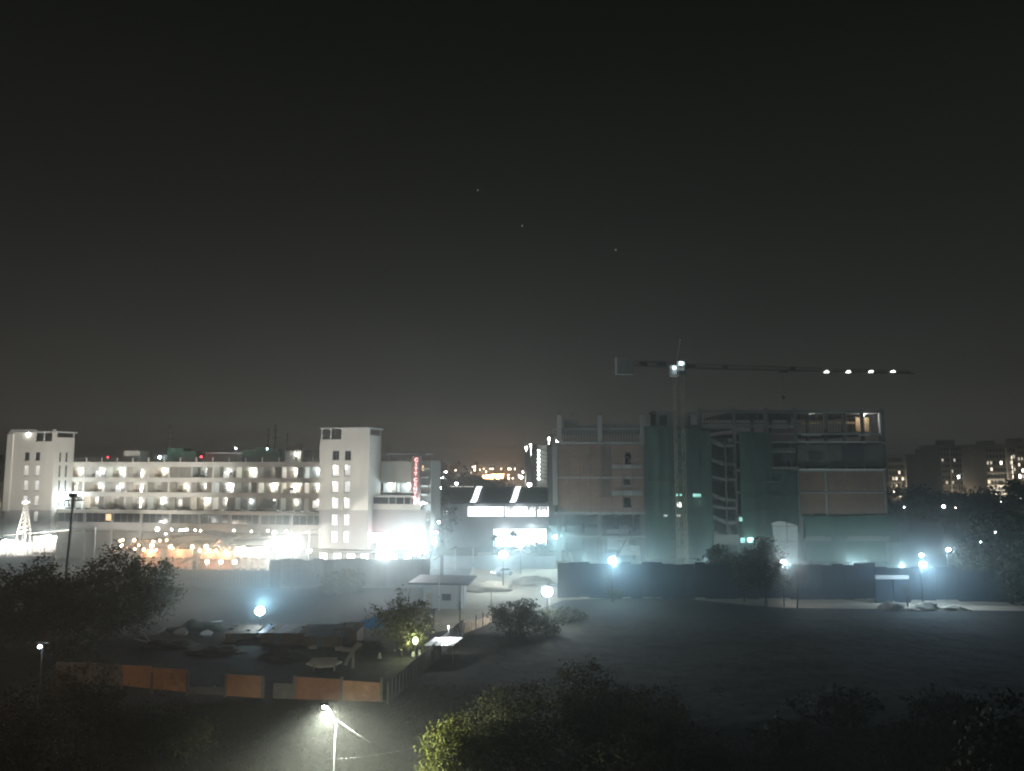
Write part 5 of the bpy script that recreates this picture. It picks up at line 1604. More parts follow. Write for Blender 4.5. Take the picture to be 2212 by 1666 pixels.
h0, h1 = at(930, 1200, 150), at(1200, 1196, 150)
panel_fence('site_hoarding', 'pale far hoarding across the road below the hall', 'hoarding', h0, h1, 2.6, 12, 'hoarding_grey', 0.05, vary=0.03)
# pale wall in front of the market
m0, m1 = at(330, 1223, 129), at(584, 1223, 127)
panel_fence('compound_wall', 'low greenish compound wall in front of the market tents', 'wall', m0, m1, 3.0, 11, 'wall_grey', 0.1, False, 0.02, False)
m0, m1 = at(-60, 1190, 129), at(120, 1185, 130)
panel_fence('compound_wall', 'grey compound wall under the brightest market lights at the left edge', 'wall', m0, m1, 5.0, 8, 'wall_grey', 0.1, False, 0.02, False)
# gate frame in the hoarding
ga, gb = at(1890, 1243, 114.5), at(1962, 1243, 114.5)
gt = thing('site_gate', 'wide dark site gate with a pale top beam, beside the paired lamps', 'gate', ((ga.x + gb.x) / 2, 114.5, 0))
gw = (gb.x - ga.x) / 2
bx('top_beam', 'white_sheet', gt, -gw, gw, -0.15, 0.15, ga.z - 0.55, ga.z)
for s in (-1, 1): bx('gate_post', 'dark_metal', gt, s * gw - 0.12, s * gw + 0.12, -0.1, 0.1, 0, ga.z - 0.56)
for s in (0, 1): bx('gate_leaf', 'hoarding', gt, -gw + 0.15 + s * gw, -0.02 + s * (gw - 0.13), -0.04, 0.04, 0.1, ga.z - 0.7)
# boundary wall near the street lamp: separate cast panels
wall = thing('boundary_wall', 'broken boundary wall of orange and brown panels near the street lamp', 'wall', (0, 0, 0))
def wy(px): return 68.0 + (822 - px) / 600.0 * 2.4
def panel(a, b, ta, tb_, ba, bb, m):
    Ya, Yb = wy(a), wy(b)
    pa, pb = at(a, (ta + ba) / 2, Ya), at(b, (tb_ + bb) / 2, Yb)
    za1, za0, zb1, zb0 = at(a, ta, Ya).z, max(0, at(a, ba, Ya).z), at(b, tb_, Yb).z, max(0, at(b, bb, Yb).z)
    d = 0.12
    b_ = MB().hexa([(pa.x, pa.y, za0), (pb.x, pb.y, zb0), (pb.x, pb.y + d, zb0), (pa.x, pa.y + d, za0)], [(pa.x, pa.y, za1), (pb.x, pb.y, zb1), (pb.x, pb.y + d, zb1), (pa.x, pa.y + d, za1)])
    o = b_.build('panel', m, wall)
    # two raised joints
    j = MB()
    for k in (0.36, 0.68):
        zA, zB = za0 + (za1 - za0) * k, zb0 + (zb1 - zb0) * k
        j.hexa([(pa.x, pa.y - 0.03, zA), (pb.x, pb.y - 0.03, zB), (pb.x, pb.y - .003, zB), (pa.x, pa.y - .003, zA)], [(pa.x, pa.y - 0.03, zA + .05), (pb.x, pb.y - 0.03, zB + .05), (pb.x, pb.y - .003, zB + .05), (pa.x, pa.y - .003, zA + .05)])
    j.build('joint', m, o)
panel(740, 822, 1470, 1475.5, 1516, 1524, 'panel_orange')
panel(636, 688, 1462, 1465, 1512, 1516, 'panel_brown')
panel(689, 734, 1465, 1467.5, 1515, 1519, 'panel_brown')
panel(590, 634, 1476, 1478, 1509, 1512, 'panel_grey')
panel(487, 565, 1457, 1461, 1503, 1508, 'panel_tan')
panel(408, 484, 1484, 1486, 1499, 1502, 'panel_grey')
panel(328, 402, 1443, 1447.5, 1488, 1495, 'panel_orange')
panel(262, 326, 1437, 1440, 1480, 1488, 'panel_tan')
panel(200, 260, 1432, 1436, 1478, 1482, 'panel_grey')
panel(120, 198, 1430, 1432, 1474, 1478, 'panel_grey')
for px in (824, 737.5, 635, 567, 486, 404, 327, 261): 
    Y = wy(px)
    p = at(px, 1490, Y)
    bx('wall_post', 'panel_grey', wall, p.x - 0.11, p.x + 0.11, p.y - 0.06, p.y + 0.2, 0, 2.0 if px not in (567, 486) else 1.9)
# wall that runs from its corner up to the bright road
c0, c1 = gnd(836, 1523), gnd(1000, 1372)
panel_fence('compound_wall', 'dark concrete wall running from the orange panel corner up to the lit road', 'wall', c0, c1, 1.9, 9, 'panel_grey', 0.1, False, 0.02, False)
c0, c1 = gnd(1002, 1370), gnd(1062, 1345)
panel_fence('compound_wall', 'short broken wall end beside the thin pole at the lit road', 'wall', c0, c1, 1.2, 4, 'soil', 0.1, False, 0.04, False, hs=[1.3, 1.1, 1.15, 0.9])
for k, (px, py, hh) in enumerate(((1028, 1360, 1.7), (1043, 1356, 1.8))):
    p = gnd(px, py)
    o = thing('fence_post', ('shorter stub post at the edge of the lit road', 'taller stub post beside the dark bush at the lit road')[k], 'post', p)
    MB().bar((0, 0, 0), (0.03, 0, hh), 0.08, 6, 0.07).build('post', 'dark_metal', o)
    MB().box(-0.1, 0.1, -0.1, 0.1, hh, hh + 0.06).build('cap', 'dark_metal', o)

# ================================================================== MARKET TENTS
def tent(label, a, b, py_eave, py_peak, Y, depth, m, style='arch', W=0, col=WARM):
    p, q = at(a, py_eave, Y), at(b, py_eave, Y)
    pk = at((a + b) / 2, py_peak, Y).z
    w = q.x - p.x
    ze = p.z
    t = thing('market_tent', label, 'tent', ((p.x + q.x) / 2, Y, 0), 0, 'market tents')
    rows = []
    for j in range(5):
        y = depth * j / 4
        row = []
        for i in range(13):
            s = i / 12
            if style == 'arch': z = ze + (pk - ze) * math.sin(math.pi * s) ** 0.9
            elif style == 'peak': z = ze + (pk - ze) * (1 - abs(2 * s - 1)) ** 1.35
            else: z = ze + (pk - ze) * s
            row.append((-w / 2 + w * s, y, z - 0.12 * math.sin(math.pi * j / 4)))
        rows.append(row)
    MB().strip(rows, 0.06).build('canopy', m, t, None, True)
    vb = MB()
    for i in range(12):
        s0, s1 = i / 12, (i + 1) / 12
        vb.box(-w / 2 + w * s0 + .02, -w / 2 + w * s1 - .02, -0.03, 0.0, rows[0][i][2] - 0.5, min(rows[0][i][2], rows[0][i + 1][2]) - 0.07)
    if style != 'flat': vb.build('valance', m, t)
    ps = MB().bar((0, 0, 0), (0, 0, 1), 0.06, 6).mesh('tent_pole', 'galv')
    for xx in (-w / 2 + .1, 0, w / 2 - .1):
        for yy in (0.1, depth - 0.1):
            zz = ze if xx else (pk if style in ('arch', 'peak') else (ze + pk) / 2)
            if style == 'flat': zz = ze + (pk - ze) * (xx + w / 2) / w
            o = link('tent_pole', ps, t, (xx, yy, 0))
            o.scale = (1, 1, max(0.5, zz - 0.25))
    if W: lamp_light(t, (0, depth * 0.35, ze - 0.7), W, col, 0.4)
    return t
tent('long low grey tent roof behind the row of smaller tents', 341, 492, 1166, 1152, 147, 7, 'canvas_dark', 'arch', 500)
tent('arched tent with orange bulbs next to the big dark trees', 262, 372, 1185, 1166, 140, 6, 'canvas', 'arch', 1500)
tent('pale peaked tent between the two arched tents', 374, 448, 1183, 1171, 139, 6, 'canvas', 'arch', 700)
tent('dark peaked tent in the middle of the market', 449, 492, 1180, 1161, 138, 5, 'canvas_dark', 'peak', 1500)
tent('wide flat white tent over the bright stalls', 495, 575, 1170, 1168, 140, 7, 'canvas', 'arch', 700, (1, .85, .7))
tent('big bright white tent rising toward the stair tower', 560, 668, 1178, 1148, 142, 8, 'canvas', 'flat', 4000, WHITE)
tent('low grey awning in front of the orange bulbs', 383, 428, 1218, 1196, 133, 4, 'canvas', 'flat', 0)
tent('long white canopy with a lit edge at the left side of the market', -40, 150, 1160, 1145, 140, 9, 'white_sheet', 'flat', 2200, WHITE)
def bulbs(label, pts, r=0.16, m='glow_warm', W=0, Y0=137.0):
    p0 = at(pts[0][0], pts[0][1], Y0)
    t = thing('string_lights', label, 'string lights', (p0.x, Y0, 0), 0, 'strings of market bulbs')
    cable = MB()
    prev = None
    sp_ = MB().sphere((0, 0, 0), r, 8, 6).mesh('bulb', m)
    for (px, py, *k) in pts:
        p = at(px, py, Y0)
        l = (p.x - p0.x, 0, p.z)
        o = link('bulb', sp_, t, l)
        if k: o.scale = (k[0],) * 3
        if W: lamp_light(t, (l[0], -0.3, l[2] - 0.2), W, WARM, 0.15)
        c = (l[0], 0, l[2] + 0.28)
        cable.bar((l[0], 0, l[2] + r * 0.8), c, 0.02)
        if prev: cable.bar(prev, c, 0.02)
        prev = c
    cable.build('cable', 'dark_metal', t)
bulbs('string of orange bulbs nearest the big dark trees', [(291.6, 1186), (310, 1187, 1.2), (328, 1179, 2.0), (327, 1187), (337, 1188), (367, 1181, 1.3), (373, 1185)], 0.2, 'glow_warm', 120, 136.5)
bulbs('string of orange bulbs under the dark peaked tent', [(415, 1181, 1.6), (432, 1190, 1.4), (445.5, 1181, 1.9), (451, 1189, 1.4), (467, 1189), (488, 1190.5, 1.3)], 0.2, 'glow_warm', 150, 136.0)
bulbs('lowest row of three big warm bulbs along the wall top', [(447.5, 1213.6, 1.4), (477, 1214, 1.4), (507, 1214, 1.5)], 0.27, 'glow_warm', 160, 131.0)
bulbs('row of small white bulbs high above the tents', [(340, 1143, 2.2), (358, 1153), (371, 1144), (389, 1145.6), (395, 1145), (401, 1144.5), (405, 1144.5), (422, 1145.6), (433, 1147)], 0.17, 'glow_white', 30, 149.0)
bulbs('sparse row of white bulbs before the building podium', [(505, 1146), (543, 1148, .7), (579, 1147), (592.6, 1151, 2.0), (618, 1148)], 0.17, 'glow_white', 40, 148.0)
bulbs('row of yellowish bulbs seen through the top of the big tree', [(265, 1167, 1.2), (290, 1167, 1.4), (331, 1170, 1.2), (345, 1168), (360, 1167), (263, 1178, 1.2), (370, 1179)], 0.2, 'glow_warm', 60, 139.0)
bulbs('sparse bulbs at the left end of the tents', [(260, 1168), (262, 1179, 1.2), (250, 1190), (300, 1178)], 0.2, 'glow_warm', 60, 138.5)
def stall(label, a, b, t, bo, Y, m, W=0, col=WARM):
    p, q = at(a, t, Y), at(b, bo, Y)
    w = q.x - p.x
    o = thing('market_stall', label, 'stall', ((p.x + q.x) / 2, Y, 0), 0, 'market stalls')
    z0, z1 = max(0.9, q.z), p.z
    bx('counter', 'timber', o, -w / 2, w / 2, -0.5, 0.5, 0, 0.9)
    bx('back_panel', m, o, -w / 2, w / 2, 1.0, 1.1, 0.95, z1)
    nn = max(2, int(w / 1.2))
    sh_ = MB().box(-w / nn * .42, w / nn * .42, 0.75, 0.98, 0, 0.05)
    for k in range(3): sh_.box(-w / nn * .38 + k * w / nn * .26, -w / nn * .38 + k * w / nn * .26 + w / nn * .18, 0.78, 0.95, 0.05, 0.38)
    sh_ = sh_.mesh('shelf', 'timber')
    for i in range(nn):
        for k in range(2): link('shelf', sh_, o, (-w / 2 + w / nn * (i + .5), 0, 1.3 + k * (z1 - 1.6) * .5))
    for s in (-1, 1): bx('stall_post', 'galv', o, s * w / 2 - .05, s * w / 2 + .05, -.45, -.35, 0.9, z1)
    bx('stall_roof', 'canvas', o, -w / 2 - .3, w / 2 + .3, -.9, 1.3, z1 + .01, z1 + .12)
    if W: lamp_light(o, (0, -.1, z1 - .5), W, col, .3)
for (lab, a, b, t, bo, Y, m, W, col) in (
    ('rosy stall behind the left arched tent', 300, 340, 1186, 1212, 141, 'shop_cloth', 420, WARM),
    ('rosy stall below the pale peaked tent', 356, 410, 1186, 1206, 140, 'shop_cloth', 420, WARM),
    ('reddish stall under the dark peaked tent', 428, 470, 1186, 1220, 137, 'shop_cloth', 480, WARM),
    ('reddish stall right of the dark peaked tent', 474, 500, 1190, 1220, 137, 'shop_cloth', 480, WARM),
    ('bright stall with stacked shelves left of the white tent', 502, 534, 1180, 1218, 138, 'shop_cloth_white', 700, (1, .85, .7)),
    ('brightest white stall next to the big white tent', 537, 576, 1182, 1220, 138, 'shop_cloth_white', 900, (1, .92, .82)),
    ('white lit stall at the far left edge', -20, 26, 1168, 1186, 137, 'shop_cloth_white', 1100, WHITE),
    ('small white lit stall between the left edge stalls', 30, 62, 1172, 1184, 137, 'shop_cloth_white', 700, WHITE),
    ('tall white lit stall by the lattice mast', 66, 114, 1158, 1182, 137, 'shop_cloth_white', 1300, WHITE)):
    stall(lab, a, b, t, bo, Y, m, W, col)
# lattice mast, floodlit
p0, p1 = at(52, 1152, 138), at(49, 1088, 138)
lm_ = thing('lattice_mast', 'white floodlit lattice mast at the left side of the market', 'mast', (p0.x, 138, 0))
b = MB()
zb, zt_ = p0.z, p1.z
wb, wt_ = 0.75, 0.16
for a in (-1, 1):
    for c in (-1, 1): b.bar((a * wb, c * wb, 0), (a * wb, c * wb, zb), 0.08); b.bar((a * wb, c * wb, zb), (a * wt_, c * wt_, zt_), 0.08)
n = 7
for i in range(n):
    w0, w1 = wb + (wt_ - wb) * i / n, wb + (wt_ - wb) * (i + 1) / n
    z0, z1 = zb + (zt_ - zb) * i / n, zb + (zt_ - zb) * (i + 1) / n
    for c in (-1, 1):
        b.bar((-w0, c * w0, z0), (w1, c * w1, z1), 0.05)
        b.bar((c * w0, w0, z0), (c * w1, -w1, z1), 0.05)
b.build('lattice', 'concrete', lm_)
bx('mast_head', 'white_metal', lm_, -0.5, 0.5, -0.4, 0.4, zt_ + .003, zt_ + 0.45)
MB().sphere((0.3, -.5, zt_ + .3), 0.2, 8, 5).build('mast_lamp', 'glow_white', lm_)
lamp_light(lm_, (0, -1.8, zt_ - 1.0), 160, WHITE, 0.2)
# leaning power pole
pp, pt = at(150, 1214, 100), at(159, 1071, 100)
pole = thing('power_pole', 'dark leaning power pole with crossarms and a switch on top', 'power pole', (pp.x - 0.5, 100, 0))
dx_ = pt.x - pp.x + 0.5
MB().bar((0, 0, 0), (dx_, 0, pt.z), 0.2, 8, 0.13).build('pole', 'dark_metal', pole)
zz = at(160, 1081, 100).z
MB().box(dx_ - 1.25, dx_ + 1.25, -0.12, 0.12, zz - .08, zz + .08).build('crossarm', 'dark_metal', pole)
MB().box(dx_ - .5, dx_ + .95, -.1, .1, pt.z - .25, pt.z - .1).build('crossarm', 'dark_metal', pole)
MB().box(dx_ - .5, dx_ + .35, -.25, .25, pt.z - .09, pt.z + .3).build('switch', 'dark_metal', pole)
for k in (-1.1, -.6, .6, 1.1): MB().bar((dx_ + k, 0, zz + .08), (dx_ + k, 0, zz + .42), 0.07, 6, .04).build('insulator', 'dark_metal', pole)
MB().bar((dx_ - .7, 0, zz - .08), (dx_ - .5, 0, zz - .8), .08).build('stay', 'dark_metal', pole)

# ================================================================== LAMPS THAT LIGHT THE PLACE
def flood(label, px, py, d, r, W, col, m, aim=None, spot=None, name='flood_lamp', cat='flood lamp', heads=1, group='bright lamps round the site'):
    p = at(px, py, d)
    r *= 0.85
    t = thing(name, label, cat, (p.x, p.y, 0), 0, group)
    MB().bar((0, 0.3, 0), (0, 0.3, p.z + 0.2), 0.1, 8, 0.07).build('pole', 'dark_metal', t)
    bx('crossbar', 'dark_metal', t, -0.5, 0.5, 0.25, 0.35, p.z + .2, p.z + .3)
    for k in range(heads):
        ox = (k - (heads - 1) / 2) * r * 2.3
        hd = MB().hexa([(ox - r, .0, p.z - r * .8), (ox + r, .0, p.z - r * .8), (ox + r * .6, .28, p.z - r * .5), (ox - r * .6, .28, p.z - r * .5)], [(ox - r, .0, p.z + r * .8), (ox + r, .0, p.z + r * .8), (ox + r * .6, .28, p.z + r * .5), (ox - r * .6, .28, p.z + r * .5)]).build('lamp_head', 'dark_metal', t)
        MB().sphere((ox, -.05, p.z), r * 0.92, 14, 8, 0.85).build('lens', m, hd)
    lamp_light(t, (0, -r * 0.92 - .12, p.z - 0.1) if aim is None or aim[1] < 0 else (0, .7, p.z + .35), W, col, 0.3, spot, aim)
    return t
K = 12.57
rb_ = flood('flood lamp standing in the rubble with a wide blue halo', 562, 1320, 92, 0.75, 800 * K, (0.50, 0.80, 1.0), 'glow_cool', (-0.1, 0.7, 0.5), 172)
lamp_light(rb_, (0, -.95, at(562, 1320, 92).z + .1), 40 * K, (0.55, 0.82, 1.0), 0.3)
rl = flood('brightest road lamp, above the low bush at the road bend', 1182, 1278, 98, 0.9, 420 * K, (0.95, 0.97, 0.95), 'glow_cool', (-.75, .5, -.35), 150)
lamp_light(rl, (0, -1.0, at(1182, 1278, 98).z + .1), 210 * K, (0.85, 0.95, 1.0), 0.3)
flood('road lamp below the hall, left of its smaller neighbour', 1087, 1198, 125, 0.9, 350 * K, COOL, 'glow_cool')
flood('smaller road lamp before the lit glass front of the hall', 1125, 1178, 142, 0.65, 220 * K, COOL, 'glow_cool')
flood('lamp at the end of the hoarding above the leafless tree', 1323, 1210, 115, 0.72, 420 * K, (0.52, 0.82, 1.0), 'glow_cool')
flood('lamp beside the full dark tree at the hoarding', 1692, 1215, 111.5, 0.5, 240 * K, (0.8, 0.9, 1.0), 'glow_white')
flood('lower lamp of the stacked pair on the right', 1993, 1220, 111.5, 0.62, 330 * K, (0.5, 0.76, 1.0), 'glow_cool')
flood('upper lamp of the stacked pair on the right', 1990, 1199.5, 114, 0.38, 110 * K, (0.66, 0.84, 1.0), 'glow_cool')
flood('small lamp at the edge of the dark trees on the right', 2048, 1187, 118, 0.38, 140 * K, (0.72, 0.86, 1.0), 'glow_cool')
flood('small lamp at the left foot of the unfinished building', 1199, 1160, 150, 0.5, 420 * K, (0.6, 0.9, 1.0), 'glow_cool')
flood('huge glaring flood lamp on a mast right of the stair tower', 887, 1150, 140, 1.15, 850 * K, (0.95, 0.97, 1.0), 'glow_white')
flood('glaring lamp just above the grey hoarding', 832, 1196, 130, 0.9, 450 * K, (1, 0.98, 1.0), 'glow_white')
flood('glaring market lamp in front of the big white tent', 632, 1172, 141.4, 0.9, 1300 * K, (1, 0.96, 0.9), 'glow_white')
flood('added flood lamp brightening the facade, between the white tent and the stair tower', 668, 1190, 138, 0.5, 420 * K, (1, 0.97, 0.92), 'glow_white', (.35, 1, .6), 105)  # lamp added to brighten the stair tower front
flood('white lamp among the left market stalls', 95, 1166, 134, 0.7, 2000 * K, (1, 0.98, 0.93), 'glow_white', (-.1, 1, .55), 100)
flood('white lamp at the left edge in front of the market stalls', 12, 1171, 134, 0.7, 1600 * K, (1, 0.98, 0.93), 'glow_white', (0, 1, .55), 100)
flood('small bright lamp at the left behind the brown trees', 87, 1397, 64, 0.2, 5 * K, COOL, 'glow_cool', group=None)
flood('small white lamp right of the glaring lamps over the street', 938, 1164, 150, 0.3, 90 * K, COOL, 'glow_cool')
for k, (px, py, d, r) in enumerate(((2038, 1094, 205, .5), (2064, 1097, 205, .22), (1953, 1096, 205, .2), (2150, 1150, 121, .12), (2118, 1171, 118, .13))):
    flood(('bright lamp among the dark trees below the tall flats', 'yellowish small lamp beside the bright one in the dark trees', 'faint lamp left of the bright one in the dark trees', 'tiny lamp high in the dark tree at the right', 'tiny lamp low in the dark tree at the right')[k], px, py, d, r, (60, 8, 6, 1.2, 2)[k] * K, COOL, 'glow_cool' if k != 1 else 'glow_warm', group='small lamps among the dark trees')
# work lamps on stands behind the long hoarding
for k, (px, W) in enumerate(((1265, 190), (1400, 150), (1530, 130), (1660, 110), (1850, 190), (1950, 150))):
    p = at(px, 1230, 143)
    t = thing('work_lamp', ('work lamp behind the hoarding by the leafless tree', 'work lamp behind the hoarding below the sloped prop', 'work lamp behind the hoarding right of the crane mast', 'work lamp behind the hoarding and the full dark tree', 'work lamp behind the hoarding under the lower netting', 'work lamp behind the short hoarding stretch')[k], 'work lamp', (p.x, 143, 0), 0, 'work lamps behind the hoarding')
    for a in range(3): MB().bar((0, 0, 1.0), (.5 * math.cos(a * 2.09), .5 * math.sin(a * 2.09), 0), .03, 5).build('leg', 'dark_metal', t)
    bx('lamp_head', 'dark_metal', t, -.25, .25, -.08, .08, 1.0, 1.3)
    bx('lens', 'glow_cool', t, -.2, .2, .085, .1, 1.04, 1.26)
    lamp_light(t, (0, .4, 1.5), W * K * 1.1, (0.68, 0.92, 0.96), 0.2)
# small globes along the street right of the pylon
for k, (px, py, d, r) in enumerate(((939, 1172, 151, .42), (912, 1180, 149, .5), (921, 1192, 146, .25), (895, 1196, 140, .38), (905, 1195, 141, .4), (918, 1193, 142, .36), (942, 1151, 155, .35), (930, 1140, 156, .3), (948, 1128, 157, .28))):
    globe(('lamp hanging low at the hoarding corner', 'lamp in the string of street lights near the pylon foot', 'small lamp near the hoarding end', 'first lamp along the hoarding top', 'second lamp along the hoarding top', 'third lamp along the hoarding top', 'lamp in the dark tree beside the pylon', 'upper lamp in the dark tree beside the pylon', 'topmost lamp in the dark tree beside the pylon')[k], px, py, d, r, 700 if k < 6 else 200, COOL, 'glow_cool', group='street lights near the sign pylon')

# near street lamp with bracket arm
q = at(705, 1525, 45)
bt = at(726, 1556, 45.6)
sl = thing('street_lamp', 'near street lamp on a slim pole throwing a cone of light down', 'street lamp', (bt.x, bt.y, 0), 0, None)
MB().bar((-.12, 0, 0), (0, 0, bt.z), 0.07, 10, 0.045).build('pole', 'galv', sl)
ex, ey, ez = q.x - bt.x, q.y - bt.y, q.z
MB().bar((0, 0, bt.z - .1), (ex * .55, ey * .55, bt.z + (ez - bt.z) * .62), 0.04, 8).bar((ex * .55, ey * .55, bt.z + (ez - bt.z) * .62), (ex, ey, ez + .1), 0.038, 8).build('arm', 'galv', sl)
MB().hexa([(ex - .34, ey - .14, ez + .02), (ex + .16, ey - .14, ez + .02), (ex + .16, ey + .14, ez + .02), (ex - .34, ey + .14, ez + .02)], [(ex - .26, ey - .08, ez + .16), (ex + .12, ey - .08, ez + .16), (ex + .12, ey + .08, ez + .16), (ex - .26, ey + .08, ez + .16)]).build('lamp_head', 'galv', sl)
MB().sphere((ex - .09, ey, ez - .03), 0.17, 12, 8, 0.8).build('bulb', 'glow_white', sl)
lamp_light(sl, (ex - .09, ey, ez - .24), 780 * K, (0.95, 1.0, 0.84), 0.12, 150, (0.22, 0.36, -1), 0.3)
# overhead wires at the lamp
def wire(label, a, b, sag=0.3, r=0.02, name='overhead_wire'):
    a, b = Vector(a), Vector(b)
    m_ = MB()
    prev = a
    for i in range(1, 13):
        t = i / 12
        p = a.lerp(b, t) - Vector((0, 0, sag * 4 * t * (1 - t)))
        m_.bar(prev, p, r, 5)
        prev = p
    tag(m_.build(name, 'galv'), label, 'wire')
wtop = Vector((bt.x, bt.y, bt.z))
wire('wire running from the near street lamp down to the right', wtop + Vector((0, 0, .05)), at(800, 1604, 43.6), 0.02, 0.009)
wire('thin wire from the lamp pole to the lime-green tree', at(724, 1640, 45), at(925, 1607, 45.5), 0.15, 0.004)

# ================================================================== HUT, POLES, RUBBLE, SHED, TARPAULIN
ha, hb_ = gnd(892, 1318), gnd(1004, 1312)
hut = thing('guard_hut', 'small pale hut with a wide dark flat roof beside the lit dirt road', 'hut', (at(958, 1290, 110).x, 110, 0), R(-6))
bx('wall', 'wall_grey', hut, -3.0, 2.6, 0, 0.2, 0, 3.5)
bx('wall', 'wall_grey', hut, 2.4, 2.6, 0.2, 4.6, 0, 3.5)
bx('wall', 'wall_grey', hut, -3.0, -2.8, 0.2, 4.6, 0, 3.5)
bx('wall', 'wall_grey', hut, -2.8, 2.4, 4.4, 4.6, 0, 3.5)
bx('roof', 'roof_slate', hut, -5.0, 3.9, -1.1, 6.6, 3.52, 3.8)
d = bx('door', 'door_wood', hut, -2.5, -1.6, -0.06, -0.003, 0.02, 2.2)
bx('handle', 'galv', d, -1.75, -1.68, -0.1, -0.065, 1.0, 1.15)
w = bx('window', 'frame_metal', hut, -0.3, 1.2, -0.06, -0.003, 1.1, 2.2)
bx('pane', 'glass_dark', w, -0.2, 1.1, -0.09, -0.065, 1.2, 2.1)
bx('side_post', 'wall_grey', hut, 2.9, 3.1, -0.6, -0.4, 0, 3.5)
def post(label, px, pt_, pb, r=0.07, m='timber', lean=0.0, cat='pole'):
    g = gnd(px, pb)
    h_ = at(px, pt_, g.y).z
    o = thing('wooden_pole' if m == 'timber' else 'metal_pole', label, cat, g)
    MB().bar((0, 0, -.1), (lean, 0, h_), r, 7, r * .75).build('shaft', m, o)
    MB().bar((lean * .3, 0, h_ * .3), (lean * .3, -0.02, h_ * .3 + .12), r * 1.6, 7).build('collar', 'dark_metal', o)
    return o
post('thin dark pole standing at the near edge of the lit road', 993, 1300, 1392, 0.09)
post('slim pole in front of the hut wall', 948, 1222, 1320, 0.08, 'galv')
post('slim pole standing before the pale far hoarding', 983, 1179, 1232, 0.1, 'galv')
post('thicker pole before the far hoarding, left of the big road lamp', 1022, 1180, 1238, 0.14, 'galv')
post('short stake on the road above the dark bush', 1061, 1276, 1312, 0.07)
post('thin post under the brightest road lamp', 1190, 1295, 1340, 0.06)
# striped barrier boom near the street
p, q = at(935, 1211, 140), at(987, 1180, 141)
bm = thing('barrier_boom', 'slanting boom barrier raised beside the grey hoarding end', 'barrier', (p.x, p.y, 0))
MB().bar((0, 0, p.z), (q.x - p.x, q.y - p.y, q.z), 0.12, 6).build('boom', 'dark_metal', bm)
MB().box(1.4, 2.0, -.3, .3, 0, p.z + .9).build('barrier_post', 'dark_metal', bm)
# mound, parked car
g = gnd(1052, 1275)
blob('dirt_mound', 'soil', (g.x, g.y, 0), (4.6, 3.0, 1.5), 'grey-brown heap of soil behind the hut, under the road lamp', 'soil heap', 4, rough=0.5, freq=1.8)
g = gnd(1148, 1262)
blob('dirt_mound', 'soil', (g.x, g.y, 0), (4.0, 2.0, 1.2), 'flat long heap of soil right of the higher heap', 'soil heap', 5, rough=0.5, freq=1.8)
for k, (px, py, sx_, sz_) in enumerate(((1930, 1316, 2.6, 1.3), (2000, 1317, 2.8, 1.35), (1965, 1319, 2.0, .6), (2060, 1318, 2.4, .8))):
    g = gnd(px, py)
    blob('sand_heap', 'dirt', (g.x, g.y, 0), (sx_ * .8, 1.0, sz_ * .75), ('pale sand heap left of the paired lamps', 'tallest pale sand heap under the paired lamps', 'small low sand heap between two larger ones', 'sand heap at the right end of the row by the paired lamps')[k], 'sand heap', 10 + k, rough=0.55, freq=1.9, group='sand heaps under the paired lamps')
def car(label, p, rz, m):
    t = thing('parked_car', label, 'car', (p[0], p[1], 0), rz)
    b = MB().prism([(-2.1, .35), (-2.15, .8), (-1.5, .95), (-.9, 1.42), (.7, 1.45), (1.3, .98), (2.05, .85), (2.1, .35)], -.8, .8)
    b.build('body', m, t)
    for s in (-1, 1): MB().prism([(-1.35, .97), (-.85, 1.36), (.65, 1.39), (1.12, .99)], s * .81 - .01, s * .81 + .01).build('window', 'glass_dark', t)
    for xx in (-1.35, 1.35):
        for s in (-1, 1):
            w_ = MB().bar((xx, s * .66, .33), (xx, s * .84, .33), .33, 14).build('wheel', 'rubber', t)
            MB().bar((xx, s * .845, .33), (xx, s * .86, .33), .19, 10).build('rim', 'galv', w_)
    for s in (-.55, .55): MB().box(2.05, 2.12, s - .15, s + .15, .6, .76).build('headlight', 'glow_soft', t)
    return t
g = gnd(1085, 1243)
car('pale parked car catching the lamp light at the far side of the road', g, R(215), 'car_paint')
